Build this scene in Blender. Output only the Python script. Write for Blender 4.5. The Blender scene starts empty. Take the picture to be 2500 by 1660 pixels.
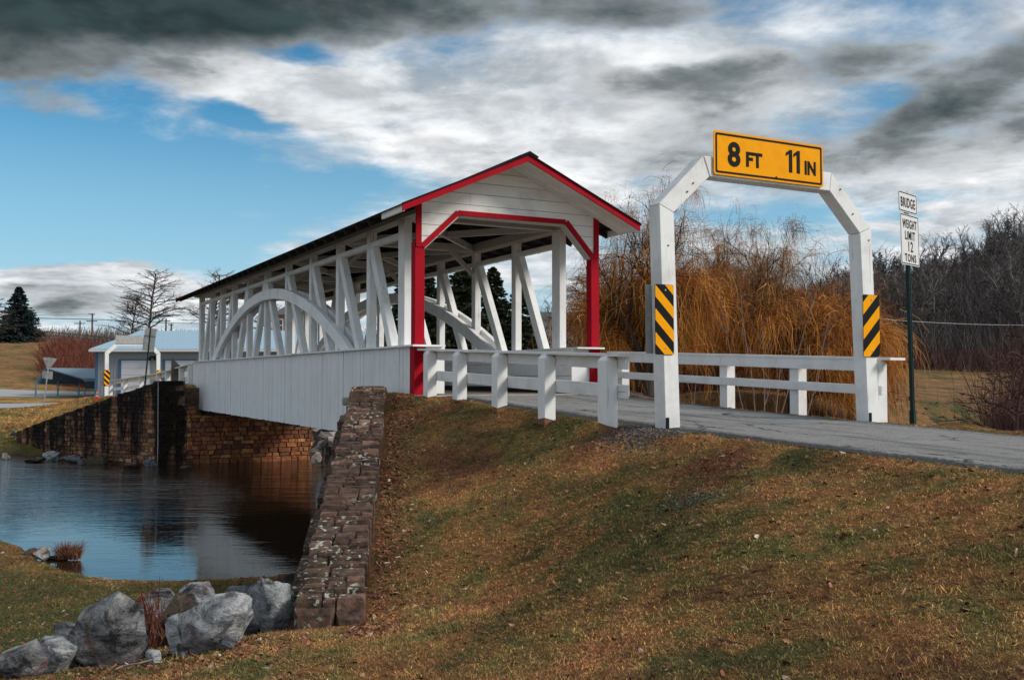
import bpy, bmesh, math, random
import numpy as np
from math import sin, cos, pi, radians, atan, sqrt, exp
from mathutils import Vector, Matrix, noise as mnoise

random.seed(7)
RNG = np.random.default_rng(11)
SC = bpy.context.scene
COL = SC.collection

# ------------------------------------------------------------------ camera
TH = radians(27.9)          # heading of the camera, measured from the bridge axis (+y)
FPX, EYE = 2400.0, 0.55     # focal length in photo pixels, eye height over the road at the clearance bar
PITCH = atan(90 / FPX)
FV = np.array([sin(TH), cos(TH), 0.0]); RV = np.array([cos(TH), -sin(TH), 0.0]); ZV = np.array([0, 0, 1.0])
_fw = FV * cos(PITCH) + ZV * sin(PITCH); _up = -FV * sin(PITCH) + ZV * cos(PITCH); EYEP = np.array([0, 0, EYE])
cam_d = bpy.data.cameras.new('camera'); cam = bpy.data.objects.new('camera', cam_d); COL.objects.link(cam)
cam_d.sensor_width = 36; cam_d.lens = 36 * FPX / 2500; cam_d.clip_end = 4000; cam_d.clip_start = 0.05
cam.location = (0, 0, EYE); cam.rotation_euler = (pi / 2 + PITCH, 0, -TH)
SC.camera = cam

def ray(px, py): return RV * ((px - 1250) / FPX) + _up * ((830 - py) / FPX) + _fw
def atx(px, py, x): d = ray(px, py); return EYEP + d * (x / d[0])
def aty(px, py, y): d = ray(px, py); return EYEP + d * (y / d[1])
def atz(px, py, z): d = ray(px, py); return EYEP + d * ((z - EYE) / d[2])
def atd(px, py, D): d = ray(px, py); return EYEP + d * (D / (d @ FV))
def cw(X, Y, z=0.0):        # camera plan coordinates (right, forward) to world
    p = RV * X + FV * Y; return np.array([p[0], p[1], z])

# ------------------------------------------------------------------ node helper
class NB:
    def __init__(s, tree): s.t = tree; s.L = tree.links
    def __call__(s, typ, i=None, **kw):
        n = s.t.nodes.new('ShaderNode' + typ)
        for k, v in kw.items(): setattr(n, k, v)
        if i:
            for k, v in i.items():
                sock = n.inputs[k]
                if isinstance(v, bpy.types.NodeSocket): s.L.new(v, sock)
                elif isinstance(v, bpy.types.Node): s.L.new(v.outputs[0], sock)
                else: sock.default_value = v
        return n
    def math(s, op, a, b=None, c=None, clamp=False):
        d = {0: a}
        if b is not None: d[1] = b
        if c is not None: d[2] = c
        return s('Math', d, operation=op, use_clamp=clamp).outputs[0]
    def vmath(s, op, a, b=None, out=0):
        d = {0: a}
        if b is not None: d[1] = b
        return s('VectorMath', d, operation=op).outputs[out]
    def mix(s, f, a, b, blend='MIX'):
        n = s('Mix', data_type='RGBA', blend_type=blend, clamp_factor=True)
        for sock, v in ((n.inputs[0], f), (n.inputs[6], a), (n.inputs[7], b)):
            if isinstance(v, bpy.types.NodeSocket): s.L.new(v, sock)
            elif isinstance(v, bpy.types.Node): s.L.new(v.outputs[0], sock)
            else: sock.default_value = v if not isinstance(v, tuple) or len(v) == 4 else (*v, 1)
        return n.outputs[2]
    def ramp(s, f, stops, interp='LINEAR'):
        n = s('ValToRGB', {0: f}); r = n.color_ramp; r.interpolation = interp
        while len(r.elements) < len(stops): r.elements.new(0.5)
        for e, (p, c) in zip(r.elements, stops):
            e.position = p; e.color = (c, c, c, 1) if isinstance(c, (int, float)) else (*c, 1)
        return n.outputs[0]
    def noise(s, vec, scale=1.0, detail=4, rough=0.55, dist=0.0, out=0, **kw):
        n = s('TexNoise', {'Vector': vec, 'Scale': scale, 'Detail': detail, 'Roughness': rough, 'Distortion': dist}, **kw)
        return n.outputs[out]
    def mapr(s, v, a, b, c=0.0, d=1.0, smooth=False):
        n = s('MapRange', {0: v, 1: a, 2: b, 3: c, 4: d}); n.clamp = True
        if smooth: n.interpolation_type = 'SMOOTHSTEP'
        return n.outputs[0]

# ------------------------------------------------------------------ world, sun, exposure
SUN = Vector((0.62, -0.60, 0.60)).normalized()      # towards the sun: right of and behind the camera
world = bpy.data.worlds.new('World'); SC.world = world; world.use_nodes = True
wt = world.node_tree; wt.nodes.clear(); W = NB(wt)
SKY_STRENGTH = 0.1
sky = W('TexSky', sky_type='NISHITA', sun_disc=False, sun_elevation=math.asin(SUN.z),
        sun_rotation=math.atan2(SUN.x, SUN.y), air_density=1.0, dust_density=0.6, ozone_density=2.0)
gen = W('TexCoord').outputs['Generated']
sp = W('SeparateXYZ', {0: gen}); dx, dy, dz = sp.outputs
# azimuth / elevation (radians), azimuth counted from the heading of the view
ca = W.vmath('DOT_PRODUCT', gen, tuple(RV), out=1); cf = W.vmath('DOT_PRODUCT', gen, tuple(FV), out=1)
az = W.math('ARCTAN2', ca, cf); el = W.math('ARCSINE', dz)
ae = W('CombineXYZ', {0: az, 1: el, 2: 0.0}).outputs[0]
# cloud sheet coordinates: the direction cut by a level plane overhead
inv = W.math('DIVIDE', 1.0, W.math('ADD', W.math('MAXIMUM', dz, 0.0), 0.16))
cu = W('CombineXYZ', {0: W.math('MULTIPLY', ca, inv), 1: W.math('MULTIPLY', cf, inv), 2: 0.0}).outputs[0]
st = W.vmath('MULTIPLY', cu, (0.9, 1.1, 1.0))
n_big = W.noise(st, 1.15, 7, 0.60, 0.35)
st2 = W.vmath('MULTIPLY', cu, (0.85, 1.15, 1.0))
n_fine = W.noise(st2, 2.4, 9, 0.62, 0.25)
n_puff = W.noise(W.vmath('ADD', W.vmath('MULTIPLY', cu, (0.9, 0.9, 1.0)), (7.3, 2.2, 0)), 4.4, 10, 0.58, 0.25)
pv2 = W.vmath('ADD', W.vmath('MULTIPLY', cu, (0.9, 0.9, 1.0)), (7.3 + 0.045, 2.2 - 0.05, 0)); cloud_shading = W.mapr(W.math('SUBTRACT', n_puff, W.noise(pv2, 4.4, 10, 0.58, 0.25)), -0.10, 0.10, 0.72, 1.22)  # sunward shading of the clouds, put into their colour by offset noise
warp = W.vmath('SUBTRACT', W.noise(cu, 1.7, 5, 0.6, out=1), (0.5, 0.5, 0.5))
aew = W.vmath('ADD', ae, W.vmath('MULTIPLY', warp, (0.16, 0.075, 0.0)))
def blob(px, py, sx, sy, rot=0.0, amp=1.0, soft=0.15):
    m = W('Mapping', {0: aew, 1: (atan((px - 1250) / FPX), atan((920 - py) / FPX * cos(atan((px - 1250) / FPX))), 0), 2: (0, 0, radians(rot)), 3: (sx / FPX, sy / FPX, 1)}, vector_type='TEXTURE')
    l = W.vmath('LENGTH', m.outputs[0], out=1)
    return W.math('MULTIPLY', W.mapr(l, 1.0, soft, 0.0, 1.0, smooth=True), amp)
def total(bl):
    r = bl[0]
    for b in bl[1:]: r = W.math('ADD', r, b)
    return r
# clear blue openings and bright white banks
clear = total([blob(60, 420, 780, 330, 4, 0.62), blob(330, 560, 800, 130, 3, 0.42), blob(1900, 540, 520, 80, -3, 0.22, 0.0),
               blob(700, 110, 150, 45, -12, 0.35), blob(600, 265, 150, 40, -10, 0.40), blob(2300, 480, 260, 60, 0, 0.25), blob(830, 470, 300, 90, 6, 0.3)])
full = total([blob(200, 700, 620, 85, 0, 0.55), blob(1450, 260, 900, 250, 0, 0.32), blob(2330, 520, 250, 45, 0, 0.4), blob(700, 210, 420, 110, -4, 0.30), blob(2100, 420, 600, 120, 0, 0.2)])
cov = W.math('SUBTRACT', W.math('ADD', W.math('MULTIPLY', W.math('SUBTRACT', W.math('ADD', W.math('MULTIPLY', n_big, 0.55), W.math('MULTIPLY', n_fine, 0.45)), 0.5), 2.3), W.math('ADD', full, 0.52)), clear)
cov = W.mapr(cov, 0.18, 0.72, 0.0, 1.0, smooth=True)
# dark grey masses
dk = total([blob(-100, 0, 900, 260, 5, 1.35, 0.25), blob(620, -40, 850, 170, 3, 1.25, 0.25), blob(1400, -20, 800, 120, 0, 0.8), blob(2400, 285, 470, 90, -3, 0.9),
            blob(2430, 175, 380, 110, 14, 1.0), blob(1830, 185, 420, 105, 6, 0.85), blob(1400, 225, 240, 80, 0, 0.5), blob(1760, 350, 420, 120, 4, 0.72),
            blob(2150, 395, 340, 80, 0, 0.85), blob(2230, 100, 280, 80, 10, 0.65), blob(1560, 25, 340, 80, 0, 0.5), blob(170, 745, 240, 60, 2, 0.75, 0.3)])
dkn = W.math('ADD', dk, W.math('MULTIPLY', W.math('MULTIPLY', W.math('SUBTRACT', W.math('ADD', W.math('MULTIPLY', n_puff, 0.6), W.math('MULTIPLY', n_fine, 0.4)), 0.5), 4.0), W.mapr(dk, 0.0, 0.5, 0.30, 1.0)))
dark = W.mapr(dkn, 0.22, 1.05, 0.0, 1.0, smooth=True)
k = 1 / SKY_STRENGTH
white = W.mix(W.mapr(W.math('ADD', W.math('MULTIPLY', n_fine, 0.6), W.math('MULTIPLY', n_puff, 0.4)), 0.40, 0.60), (0.43 * k, 0.475 * k, 0.515 * k), (0.80 * k, 0.81 * k, 0.82 * k))
grey = W.mix(W.mapr(dkn, 0.5, 1.75, smooth=True), (0.26 * k, 0.285 * k, 0.30 * k), (0.034 * k, 0.055 * k, 0.060 * k))
blue = W.mix(1.0, sky.outputs[0], (0.30, 0.84, 1.0, 1), 'MULTIPLY')
blue = W.mix(W.mapr(el, 0.27, 0.05, 0.0, 0.80), blue, (0.42 * k, 0.60 * k, 0.72 * k))
white = W.mix(1.0, white, W('CombineXYZ', {0: W.math('POWER', cloud_shading, 0.5), 1: W.math('POWER', cloud_shading, 0.5), 2: W.math('POWER', cloud_shading, 0.5)}).outputs[0], 'MULTIPLY'); grey = W.mix(1.0, grey, W('CombineXYZ', {0: cloud_shading, 1: cloud_shading, 2: cloud_shading}).outputs[0], 'MULTIPLY')
base = W.mix(cov, blue, white)
skyc = W.mix(dark, base, grey)
bg = W('Background', {0: skyc, 1: SKY_STRENGTH}); wo = W('OutputWorld', {0: bg.outputs[0]})

sl = bpy.data.lights.new('sun', 'SUN'); sl.energy = 2.7; sl.angle = radians(17.0); sl.color = (1.0, 0.93, 0.85)
sun = bpy.data.objects.new('sun', sl); COL.objects.link(sun); sun.rotation_euler = SUN.to_track_quat('Z', 'Y').to_euler()
SC.view_settings.view_transform = 'Standard'; SC.view_settings.look = 'None'; SC.view_settings.gamma = 1
SC.view_settings.use_curve_mapping = False; SC.view_settings.exposure = 0.2
SC.cycles.max_bounces = 6; SC.cycles.transparent_max_bounces = 4

# ------------------------------------------------------------------ mesh builder and object helpers
ORG = {}
def tag(o, label=None, cat=None, group=None, kind=None):
    if label: o['label'] = label
    if cat: o['category'] = cat
    if group: o['group'] = group
    if kind: o['kind'] = kind
    return o
def thing(name, loc, label, cat, group=None):
    o = bpy.data.objects.new(name, None); COL.objects.link(o); o.location = tuple(loc); o.empty_display_size = 0.2
    ORG[o.name] = np.array(loc, float); return tag(o, label, cat, group)

class MB:
    def __init__(s): s.v = []; s.f = []; s.a = []; s.n = 0; s.M = None
    def add(s, V, F, r=None):
        V = np.asarray(V, float).reshape(-1, 3)
        if s.M is not None: V = V @ s.M[:3, :3].T + s.M[:3, 3]
        s.v.append(V); r = random.random() if r is None else r
        for f in F: s.f.append([q + s.n for q in f]); s.a.append(r)
        s.n += len(V); return s
    def box(s, c, d, rz=0.0, r=None, top=None):
        hx, hy, hz = d[0] / 2, d[1] / 2, d[2] / 2
        P = np.array([[-hx, -hy, -hz], [hx, -hy, -hz], [hx, hy, -hz], [-hx, hy, -hz], [-hx, -hy, hz], [hx, -hy, hz], [hx, hy, hz], [-hx, hy, hz]])
        if rz: cz, sz = cos(rz), sin(rz); P = P @ np.array([[cz, sz, 0], [-sz, cz, 0], [0, 0, 1]])
        return s.add(P + np.array(c), [(3, 2, 1, 0), (4, 5, 6, 7), (0, 1, 5, 4), (1, 2, 6, 5), (2, 3, 7, 6), (3, 0, 4, 7)], r)
    def bx(s, x0, x1, y0, y1, z0, z1, r=None): return s.box(((x0 + x1) / 2, (y0 + y1) / 2, (z0 + z1) / 2), (x1 - x0, y1 - y0, z1 - z0), 0, r)
    def hexa(s, P, r=None): return s.add(P, [(3, 2, 1, 0), (4, 5, 6, 7), (0, 1, 5, 4), (1, 2, 6, 5), (2, 3, 7, 6), (3, 0, 4, 7)], r)
    def bar(s, p0, p1, w, h, up=(0, 0, 1), r=None):
        p0 = np.array(p0, float); p1 = np.array(p1, float); d = p1 - p0; d /= np.linalg.norm(d)
        u = np.array(up, float); sd = np.cross(d, u); sd /= np.linalg.norm(sd); u = np.cross(sd, d)
        q = [(-sd * w - u * h) / 2, (sd * w - u * h) / 2, (sd * w + u * h) / 2, (-sd * w + u * h) / 2]
        return s.add([p0 + e for e in q] + [p1 + e for e in q], [(0, 1, 2, 3), (7, 6, 5, 4), (4, 5, 1, 0), (5, 6, 2, 1), (6, 7, 3, 2), (7, 4, 0, 3)], r)
    def prism(s, poly, ax, a, b, r=None):
        n = len(poly)
        def P(u, v, w): return {'x': (w, u, v), 'y': (u, w, v), 'z': (u, v, w)}[ax]
        V = [P(u, v, a) for u, v in poly] + [P(u, v, b) for u, v in poly]
        F = [list(range(n)), list(range(2 * n - 1, n - 1, -1))] + [[i, i + n, (i + 1) % n + n, (i + 1) % n] for i in range(n)]
        area = sum(poly[i][0] * poly[(i + 1) % n][1] - poly[(i + 1) % n][0] * poly[i][1] for i in range(n))
        if (area > 0) == (ax in 'xz') : F = [f[::-1] for f in F]
        return s.add(V, F, r)
    def tube(s, pts, rad, n=6, r=None, cap=True):
        pts = np.asarray(pts, float); k = len(pts); rad = np.broadcast_to(np.asarray(rad, float), (k,))
        t = np.gradient(pts, axis=0); t /= np.linalg.norm(t, axis=1)[:, None] + 1e-9
        ref = np.array([0, 0, 1.0]) if abs(t[:, 2].mean()) < 0.8 else np.array([1.0, 0, 0])
        a = np.cross(t, ref); a /= np.linalg.norm(a, axis=1)[:, None] + 1e-9; b = np.cross(t, a)
        an = np.arange(n) * 2 * pi / n
        V = pts[:, None] + rad[:, None, None] * (a[:, None] * np.cos(an)[None, :, None] + b[:, None] * np.sin(an)[None, :, None])
        F = [(i * n + j, i * n + (j + 1) % n, (i + 1) * n + (j + 1) % n, (i + 1) * n + j) for i in range(k - 1) for j in range(n)]
        if cap: F += [tuple(range(n))[::-1], tuple(range((k - 1) * n, k * n))]
        return s.add(V.reshape(-1, 3), F, r)
    def mesh(s, name, org=(0, 0, 0)):
        me = bpy.data.meshes.new(name); V = np.concatenate(s.v) - np.array(org)
        me.from_pydata(V.tolist(), [], s.f); at = me.attributes.new('rnd', 'FLOAT', 'FACE'); at.data.foreach_set('value', s.a); return me
    def build(s, name, mat, parent=None, at=None, smooth=False, bevel=0.0, label=None, kind=None):
        org = ORG[parent.name] if parent is not None else (np.array(at, float) if at is not None else np.zeros(3))
        me = s.mesh(name, org)
        return link(name, me, mat, parent, org, smooth, bevel, label, kind)
def link(name, me, mat, parent=None, org=(0, 0, 0), smooth=False, bevel=0.0, label=None, kind=None):
    if mat is not None and len(me.materials) == 0: me.materials.append(mat)
    if smooth: me.polygons.foreach_set('use_smooth', [True] * len(me.polygons))
    o = bpy.data.objects.new(name, me); COL.objects.link(o)
    if parent is not None: o.parent = parent
    else: o.location = tuple(org)
    ORG[o.name] = np.array(org, float)
    if bevel: m = o.modifiers.new('bevel', 'BEVEL'); m.width = bevel; m.segments = 1; m.limit_method = 'ANGLE'
    if label: o['label'] = label
    if kind: o['kind'] = kind
    return o
def quads(name, V, F, mat, rnd=None, **kw):       # big meshes straight from arrays (F: n x 4 or n x 3)
    me = bpy.data.meshes.new(name); V = np.asarray(V, np.float32); F = np.asarray(F, np.int32); m = F.shape[1]
    me.vertices.add(len(V)); me.vertices.foreach_set('co', V.ravel()); me.loops.add(F.size); me.loops.foreach_set('vertex_index', F.ravel())
    me.polygons.add(len(F)); me.polygons.foreach_set('loop_start', np.arange(len(F), dtype=np.int32) * m)
    me.update(calc_edges=True); me.validate()
    if rnd is not None: at = me.attributes.new('rnd', 'FLOAT', 'FACE'); at.data.foreach_set('value', np.asarray(rnd, np.float32))
    return me
def copy_tree(o, loc, label=None, rz=None, sc=None, parent=None):
    c = o.copy(); COL.objects.link(c)
    if parent is not None: c.parent = parent
    else:
        c.location = tuple(loc)
        if rz is not None: c.rotation_euler = (0, 0, rz)
        if sc is not None: c.scale = sc if isinstance(sc, tuple) else (sc, sc, sc)
        if label: c['label'] = label
    for ch in o.children: copy_tree(ch, None, parent=c)
    return c
def lerp(a, b, t): return np.asarray(a, float) * (1 - t) + np.asarray(b, float) * t
def sstep(x, a, b): t = np.clip((x - a) / (b - a), 0, 1); return t * t * (3 - 2 * t)
def rrect(x0, x1, z0, z1, r, n=4):
    P = []
    for cx, cz, a0 in ((x1 - r, z1 - r, 0), (x0 + r, z1 - r, 90), (x0 + r, z0 + r, 180), (x1 - r, z0 + r, 270)):
        for i in range(n + 1): a = radians(a0 + 90 * i / n); P.append((cx + r * cos(a), cz + r * sin(a)))
    return P
def text_obj(s, size, M, mat, parent, name='lettering', squeeze=1.0, bold=0.0, align='CENTER', depth=0.002, space=1.0):
    cu_ = bpy.data.curves.new(name, 'FONT'); cu_.body = s; cu_.size = size; cu_.align_x = align; cu_.align_y = 'BOTTOM_BASELINE'
    cu_.offset = bold; cu_.space_character = space; cu_.extrude = depth; cu_.resolution_u = 4
    ob = bpy.data.objects.new(name, cu_); COL.objects.link(ob)
    dg = bpy.context.evaluated_depsgraph_get(); me = bpy.data.meshes.new_from_object(ob.evaluated_get(dg)); bpy.data.objects.remove(ob)
    T = Matrix(M) @ Matrix.Diagonal((squeeze, 1, 1, 1)); org = ORG[parent.name]
    me.transform(Matrix.Translation(Vector(-org)) @ T); me.materials.clear()
    return link(name, me, mat, parent, org)
# ------------------------------------------------------------------ materials
def newmat(name):
    m = bpy.data.materials.new(name); m.use_nodes = True; m.node_tree.nodes.clear(); n = NB(m.node_tree); return m, n
def finish(n, col, rough=0.7, bump=None, bstr=0.3, bdist=0.02, spec=0.3, metal=0.0, **extra):
    i = {'Base Color': col, 'Roughness': rough, 'Specular IOR Level': spec, 'Metallic': metal}
    if isinstance(col, tuple) and len(col) == 3: i['Base Color'] = (*col, 1)
    if bump is not None: i['Normal'] = n('Bump', {'Height': bump, 'Strength': bstr, 'Distance': bdist}).outputs[0]
    i.update(extra)
    b = n('BsdfPrincipled', i); n('OutputMaterial', {0: b.outputs[0]}); return b
def pos(n): return n('NewGeometry').outputs['Position']
def rnd(n): return n('Attribute', attribute_name='rnd').outputs['Fac']

def paint(name, col, dirt=(0.33, 0.31, 0.27), amount=0.45, grain=(6, 6, 60), rough=0.6, bstr=0.25, vary=0.12, spec=0.25):
    m, n = newmat(name); p = pos(n)
    g = n.noise(n.vmath('MULTIPLY', p, grain), 1.0, 5, 0.6)
    bl = n.noise(p, 2.3, 6, 0.65); sp = n.noise(p, 34, 3, 0.6)
    c = n.mix(n.math('MULTIPLY', rnd(n), vary), (*col, 1), tuple(x * 0.62 for x in col))
    c = n.mix(n.math('MULTIPLY', n.mapr(bl, 0.48, 0.78), amount), c, dirt)
    c = n.mix(n.math('MULTIPLY', n.mapr(g, 0.60, 0.85), amount * 1.2), c, tuple(x * 0.5 for x in dirt))
    ck = n.noise(n.vmath('MULTIPLY', p, tuple(g_ * (1.15 if g_ > 10 else 0.45) for g_ in grain)), 1.0, 3, 0.5, 0.6)
    c = n.mix(n.math('MULTIPLY', n.mapr(ck, 0.685, 0.73), amount * 1.5), c, tuple(x * 0.35 for x in dirt))
    c = n.mix(n.math('MULTIPLY', n.mapr(sp, 0.70, 0.80), amount * 0.9), c, tuple(x * 0.35 for x in dirt))
    finish(n, c, rough, g, bstr, 0.01, spec=spec); return m
WHITE = paint('white_paint', (0.80, 0.80, 0.785), grain=(30, 30, 2.5))
WHITE_Y = paint('white_paint_long', (0.80, 0.80, 0.785), grain=(30, 2.5, 30))
WHITE_X = paint('white_paint_board', (0.82, 0.80, 0.755), grain=(2.5, 30, 30), vary=0.25)
WHITE_S = paint('white_siding_paint', (0.78, 0.785, 0.785), grain=(30, 22, 1.2), amount=0.22, vary=0.10, bstr=0.2)
WHITE_IN = paint('dimmed_weathered_white', (0.50, 0.465, 0.42), grain=(9, 9, 9), amount=0.5, vary=0.3)  # white lowered in base colour to dim the bridge interior, plus dirt
RED = paint('barn_red_paint', (0.37, 0.004, 0.014), dirt=(0.12, 0.004, 0.008), grain=(40, 40, 3), amount=0.45, rough=0.75, spec=0.12)
BAREWOOD = paint('bare_rotten_wood', (0.28, 0.13, 0.065), dirt=(0.05, 0.03, 0.02), grain=(40, 40, 5), amount=0.9, rough=0.9, vary=0.4)
GREYWOOD = paint('weathered_grey_wood', (0.17, 0.16, 0.145), dirt=(0.05, 0.04, 0.03), grain=(40, 40, 4), amount=0.8, rough=0.9, vary=0.4)
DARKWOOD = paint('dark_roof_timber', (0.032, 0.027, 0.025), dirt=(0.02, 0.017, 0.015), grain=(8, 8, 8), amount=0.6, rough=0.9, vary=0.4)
FENCEWOOD = paint('brown_fence_wood', (0.14, 0.09, 0.055), dirt=(0.04, 0.03, 0.02), grain=(8, 8, 8), amount=0.5, rough=0.9)
PLANK = paint('deck_planks', (0.20, 0.16, 0.13), dirt=(0.05, 0.04, 0.03), grain=(2, 40, 40), amount=0.8, rough=0.9, vary=0.5)

def flat(name, col, rough=0.6, metal=0.0, spec=0.15, var=0.12, sc=8.0):
    m, n = newmat(name); p = pos(n); b = n.noise(p, sc, 5, 0.6)
    c = n.mix(n.mapr(b, 0.35, 0.75, 0, 1), tuple(x * (1 + var) for x in col), tuple(x * (1 - 2 * var) for x in col))
    finish(n, c, rough, spec=spec, metal=metal); return m
YELLOW = flat('sign_yellow', (0.90, 0.36, 0.003), 0.6, spec=0.06, var=0.05)
BLACK = flat('sign_black', (0.012, 0.013, 0.014), 0.6, spec=0.06)
SIGNWHITE = flat('sign_white', (0.66, 0.66, 0.65), 0.45, var=0.05)
ALU = flat('sign_back_metal', (0.42, 0.42, 0.41), 0.5, 0.3)
GREENPOST = flat('dark_green_post', (0.012, 0.035, 0.032), 0.5)
GALV = flat('galvanised_steel', (0.42, 0.43, 0.44), 0.45, 0.5)
SCREW = flat('screw_head', (0.55, 0.5, 0.45), 0.35, 0.8)
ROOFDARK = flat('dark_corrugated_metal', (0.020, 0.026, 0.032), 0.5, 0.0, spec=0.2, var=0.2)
ROOFBLUE = flat('light_blue_roof_metal', (0.32, 0.45, 0.54), 0.45, 0.1, var=0.05)
CARPORT = flat('blue_grey_carport_metal', (0.16, 0.23, 0.29), 0.4, 0.2, var=0.06)
GARAGE = flat('grey_metal_siding', (0.26, 0.29, 0.32), 0.5, var=0.05)
TRIMBLUE = flat('blue_trim', (0.06, 0.14, 0.24), 0.5)
DOORWHITE = flat('white_garage_door', (0.58, 0.60, 0.64), 0.5, var=0.04)
CONE = flat('cone_orange', (0.85, 0.05, 0.02), 0.5); CONEW = flat('cone_reflective_white', (0.8, 0.8, 0.78), 0.4)
LENSRED = flat('red_reflector', (0.45, 0.02, 0.03), 0.3)
CONCRETE = paint('concrete', (0.36, 0.33, 0.28), dirt=(0.10, 0.08, 0.06), grain=(8, 8, 8), amount=0.8, rough=0.9)
SHINGLE = paint('grey_shingles', (0.12, 0.125, 0.13), dirt=(0.05, 0.05, 0.05), grain=(5, 5, 5), amount=0.6, rough=0.9, vary=0.5)
BRICK = paint('red_brown_brick', (0.26, 0.12, 0.075), dirt=(0.10, 0.05, 0.04), grain=(6, 6, 20), amount=0.6, rough=0.9)
GLASS = flat('window_glass', (0.03, 0.035, 0.04), 0.1, spec=0.6)
CABLE = flat('cable_black', (0.02, 0.02, 0.022), 0.6)
WIRELIGHT = flat('pale_wire', (0.45, 0.46, 0.48), 0.5)
POLEWOOD = flat('pole_wood', (0.13, 0.085, 0.06), 0.9)

def stone_mat(name, stops, streak=0.0, moss=0.0, lichen=0.0, mortar=None, wet=False):
    m, n = newmat(name); p = pos(n); r = rnd(n)
    c = n.ramp(r, stops)
    b = n.noise(p, 9, 8, 0.68); f = n.noise(p, 42, 5, 0.7); big = n.noise(p, 1.1, 5, 0.6)
    c = n.mix(n.mapr(b, 0.34, 0.66), n.mix(0.72, c, (0.018, 0.012, 0.010)), n.mix(0.3, c, (0.42, 0.25, 0.16)))
    c = n.mix(n.math('MULTIPLY', n.mapr(f, 0.55, 0.75), 0.5), c, (0.02, 0.014, 0.012))
    if streak:
        sk = n.noise(n.vmath('MULTIPLY', p, (1.9, 1.9, 0.10)), 1.0, 6, 0.62)
        sk2 = n.noise(p, 3.0, 4, 0.6)
        s_ = n.math('ADD', sk, n.math('MULTIPLY', n.math('SUBTRACT', sk2, 0.5), 0.22))
        zz = n('SeparateXYZ', {0: p}).outputs[2]
        top = n.mapr(zz, -2.4, 0.2, -0.06, 0.10)
        c = n.mix(n.math('MULTIPLY', n.mapr(n.math('ADD', s_, top), 0.44, 0.53), streak), c, (0.009, 0.007, 0.007))
    if moss: c = n.mix(n.math('MULTIPLY', n.mapr(big, 0.5, 0.7), moss), c, (0.06, 0.065, 0.02))
    if lichen:
        l1 = n.noise(p, 16, 3, 0.55); l2 = n.noise(n.vmath('ADD', p, (5, 3, 1)), 1.25, 2, 0.5)
        c = n.mix(n.math('MULTIPLY', n.math('MULTIPLY', n.mapr(l1, 0.59, 0.63), n.mapr(l2, 0.48, 0.60)), lichen), c, (0.46, 0.50, 0.40))
    finish(n, c, 0.9 if not wet else 0.6, n.math('ADD', b, n.math('MULTIPLY', f, 0.35)), 0.7, 0.04, spec=0.2); return m
WALLSTONE = stone_mat('stained_sandstone', [(0.0, (0.06, 0.03, 0.022)), (0.25, (0.18, 0.065, 0.04)), (0.5, (0.36, 0.14, 0.065)), (0.75, (0.52, 0.26, 0.12)), (1.0, (0.72, 0.46, 0.27))], streak=0.97)
ABUTSTONE = stone_mat('warm_sandstone', [(0.0, (0.085, 0.025, 0.016)), (0.3, (0.24, 0.060, 0.026)), (0.55, (0.38, 0.105, 0.034)), (0.8, (0.56, 0.21, 0.065)), (1.0, (0.80, 0.42, 0.16))], moss=0.5)
CAPSTONE = stone_mat('wing_wall_stone', [(0.0, (0.020, 0.014, 0.015)), (0.5, (0.034, 0.023, 0.025)), (0.75, (0.062, 0.037, 0.036)), (0.9, (0.15, 0.08, 0.065)), (1.0, (0.36, 0.20, 0.15))], moss=0.1, lichen=1.0)
MORTAR = stone_mat('old_mortar', [(0.0, (0.17, 0.10, 0.07)), (1.0, (0.24, 0.15, 0.10))], streak=0.8)
MORTAR_L = stone_mat('pale_mortar', [(0.0, (0.10, 0.06, 0.045)), (1.0, (0.16, 0.10, 0.07))])

def rock_mat(name, lo, hi, vein=0.6, rust=0.25):
    m, n = newmat(name); p = pos(n); oi = n('ObjectInfo')
    pp = n.vmath('ADD', p, n('CombineXYZ', {0: n.math('MULTIPLY', oi.outputs['Random'], 9.0), 1: 0.0, 2: 0.0}).outputs[0])
    w = n.noise(n.vmath('MULTIPLY', pp, (1.6, 1.6, 3.5)), 1.5, 9, 0.68, 1.8)
    b = n.noise(pp, 6, 9, 0.7, 0.4); f = n.noise(pp, 45, 5, 0.7)
    c = n.mix(n.mapr(w, 0.38, 0.62), lo, hi)
    c = n.mix(n.math('MULTIPLY', n.mapr(b, 0.56, 0.68), vein), c, tuple(min(x * 1.5, 0.7) for x in hi))
    c = n.mix(n.math('MULTIPLY', n.mapr(b, 0.45, 0.36), 0.85), c, (0.018, 0.016, 0.018))
    c = n.mix(n.math('MULTIPLY', n.mapr(n.noise(pp, 3.2, 4, 0.6, 1.0), 0.56, 0.66), rust), c, (0.13, 0.075, 0.065))
    c = n.mix(n.math('MULTIPLY', n.mapr(f, 0.58, 0.7), 0.45), c, (0.03, 0.028, 0.03))
    c = n.mix(n.math('MULTIPLY', n.mapr(n.noise(n.vmath('ADD', pp, (3, 8, 2)), 2.2, 7, 0.66, 0.8), 0.55, 0.60), 0.82), c, (0.022, 0.020, 0.022))
    finish(n, c, 0.9, n.math('ADD', b, n.math('MULTIPLY', f, 0.4)), 1.0, 0.09, spec=0.15); return m
ROCK = rock_mat('grey_limestone', (0.13, 0.135, 0.145), (0.58, 0.59, 0.59), vein=0.8, rust=0.6)
ROCK_T = rock_mat('dark_lichened_rock', (0.035, 0.033, 0.036), (0.36, 0.36, 0.36), vein=0.75, rust=0.85)
ROCK_D = rock_mat('dark_slate_rock', (0.06, 0.062, 0.07), (0.24, 0.25, 0.265), vein=0.4, rust=0.3)
ROCK_M = rock_mat('mossy_brown_rock', (0.05, 0.04, 0.03), (0.15, 0.12, 0.09), vein=0.2, rust=0.6)
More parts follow.
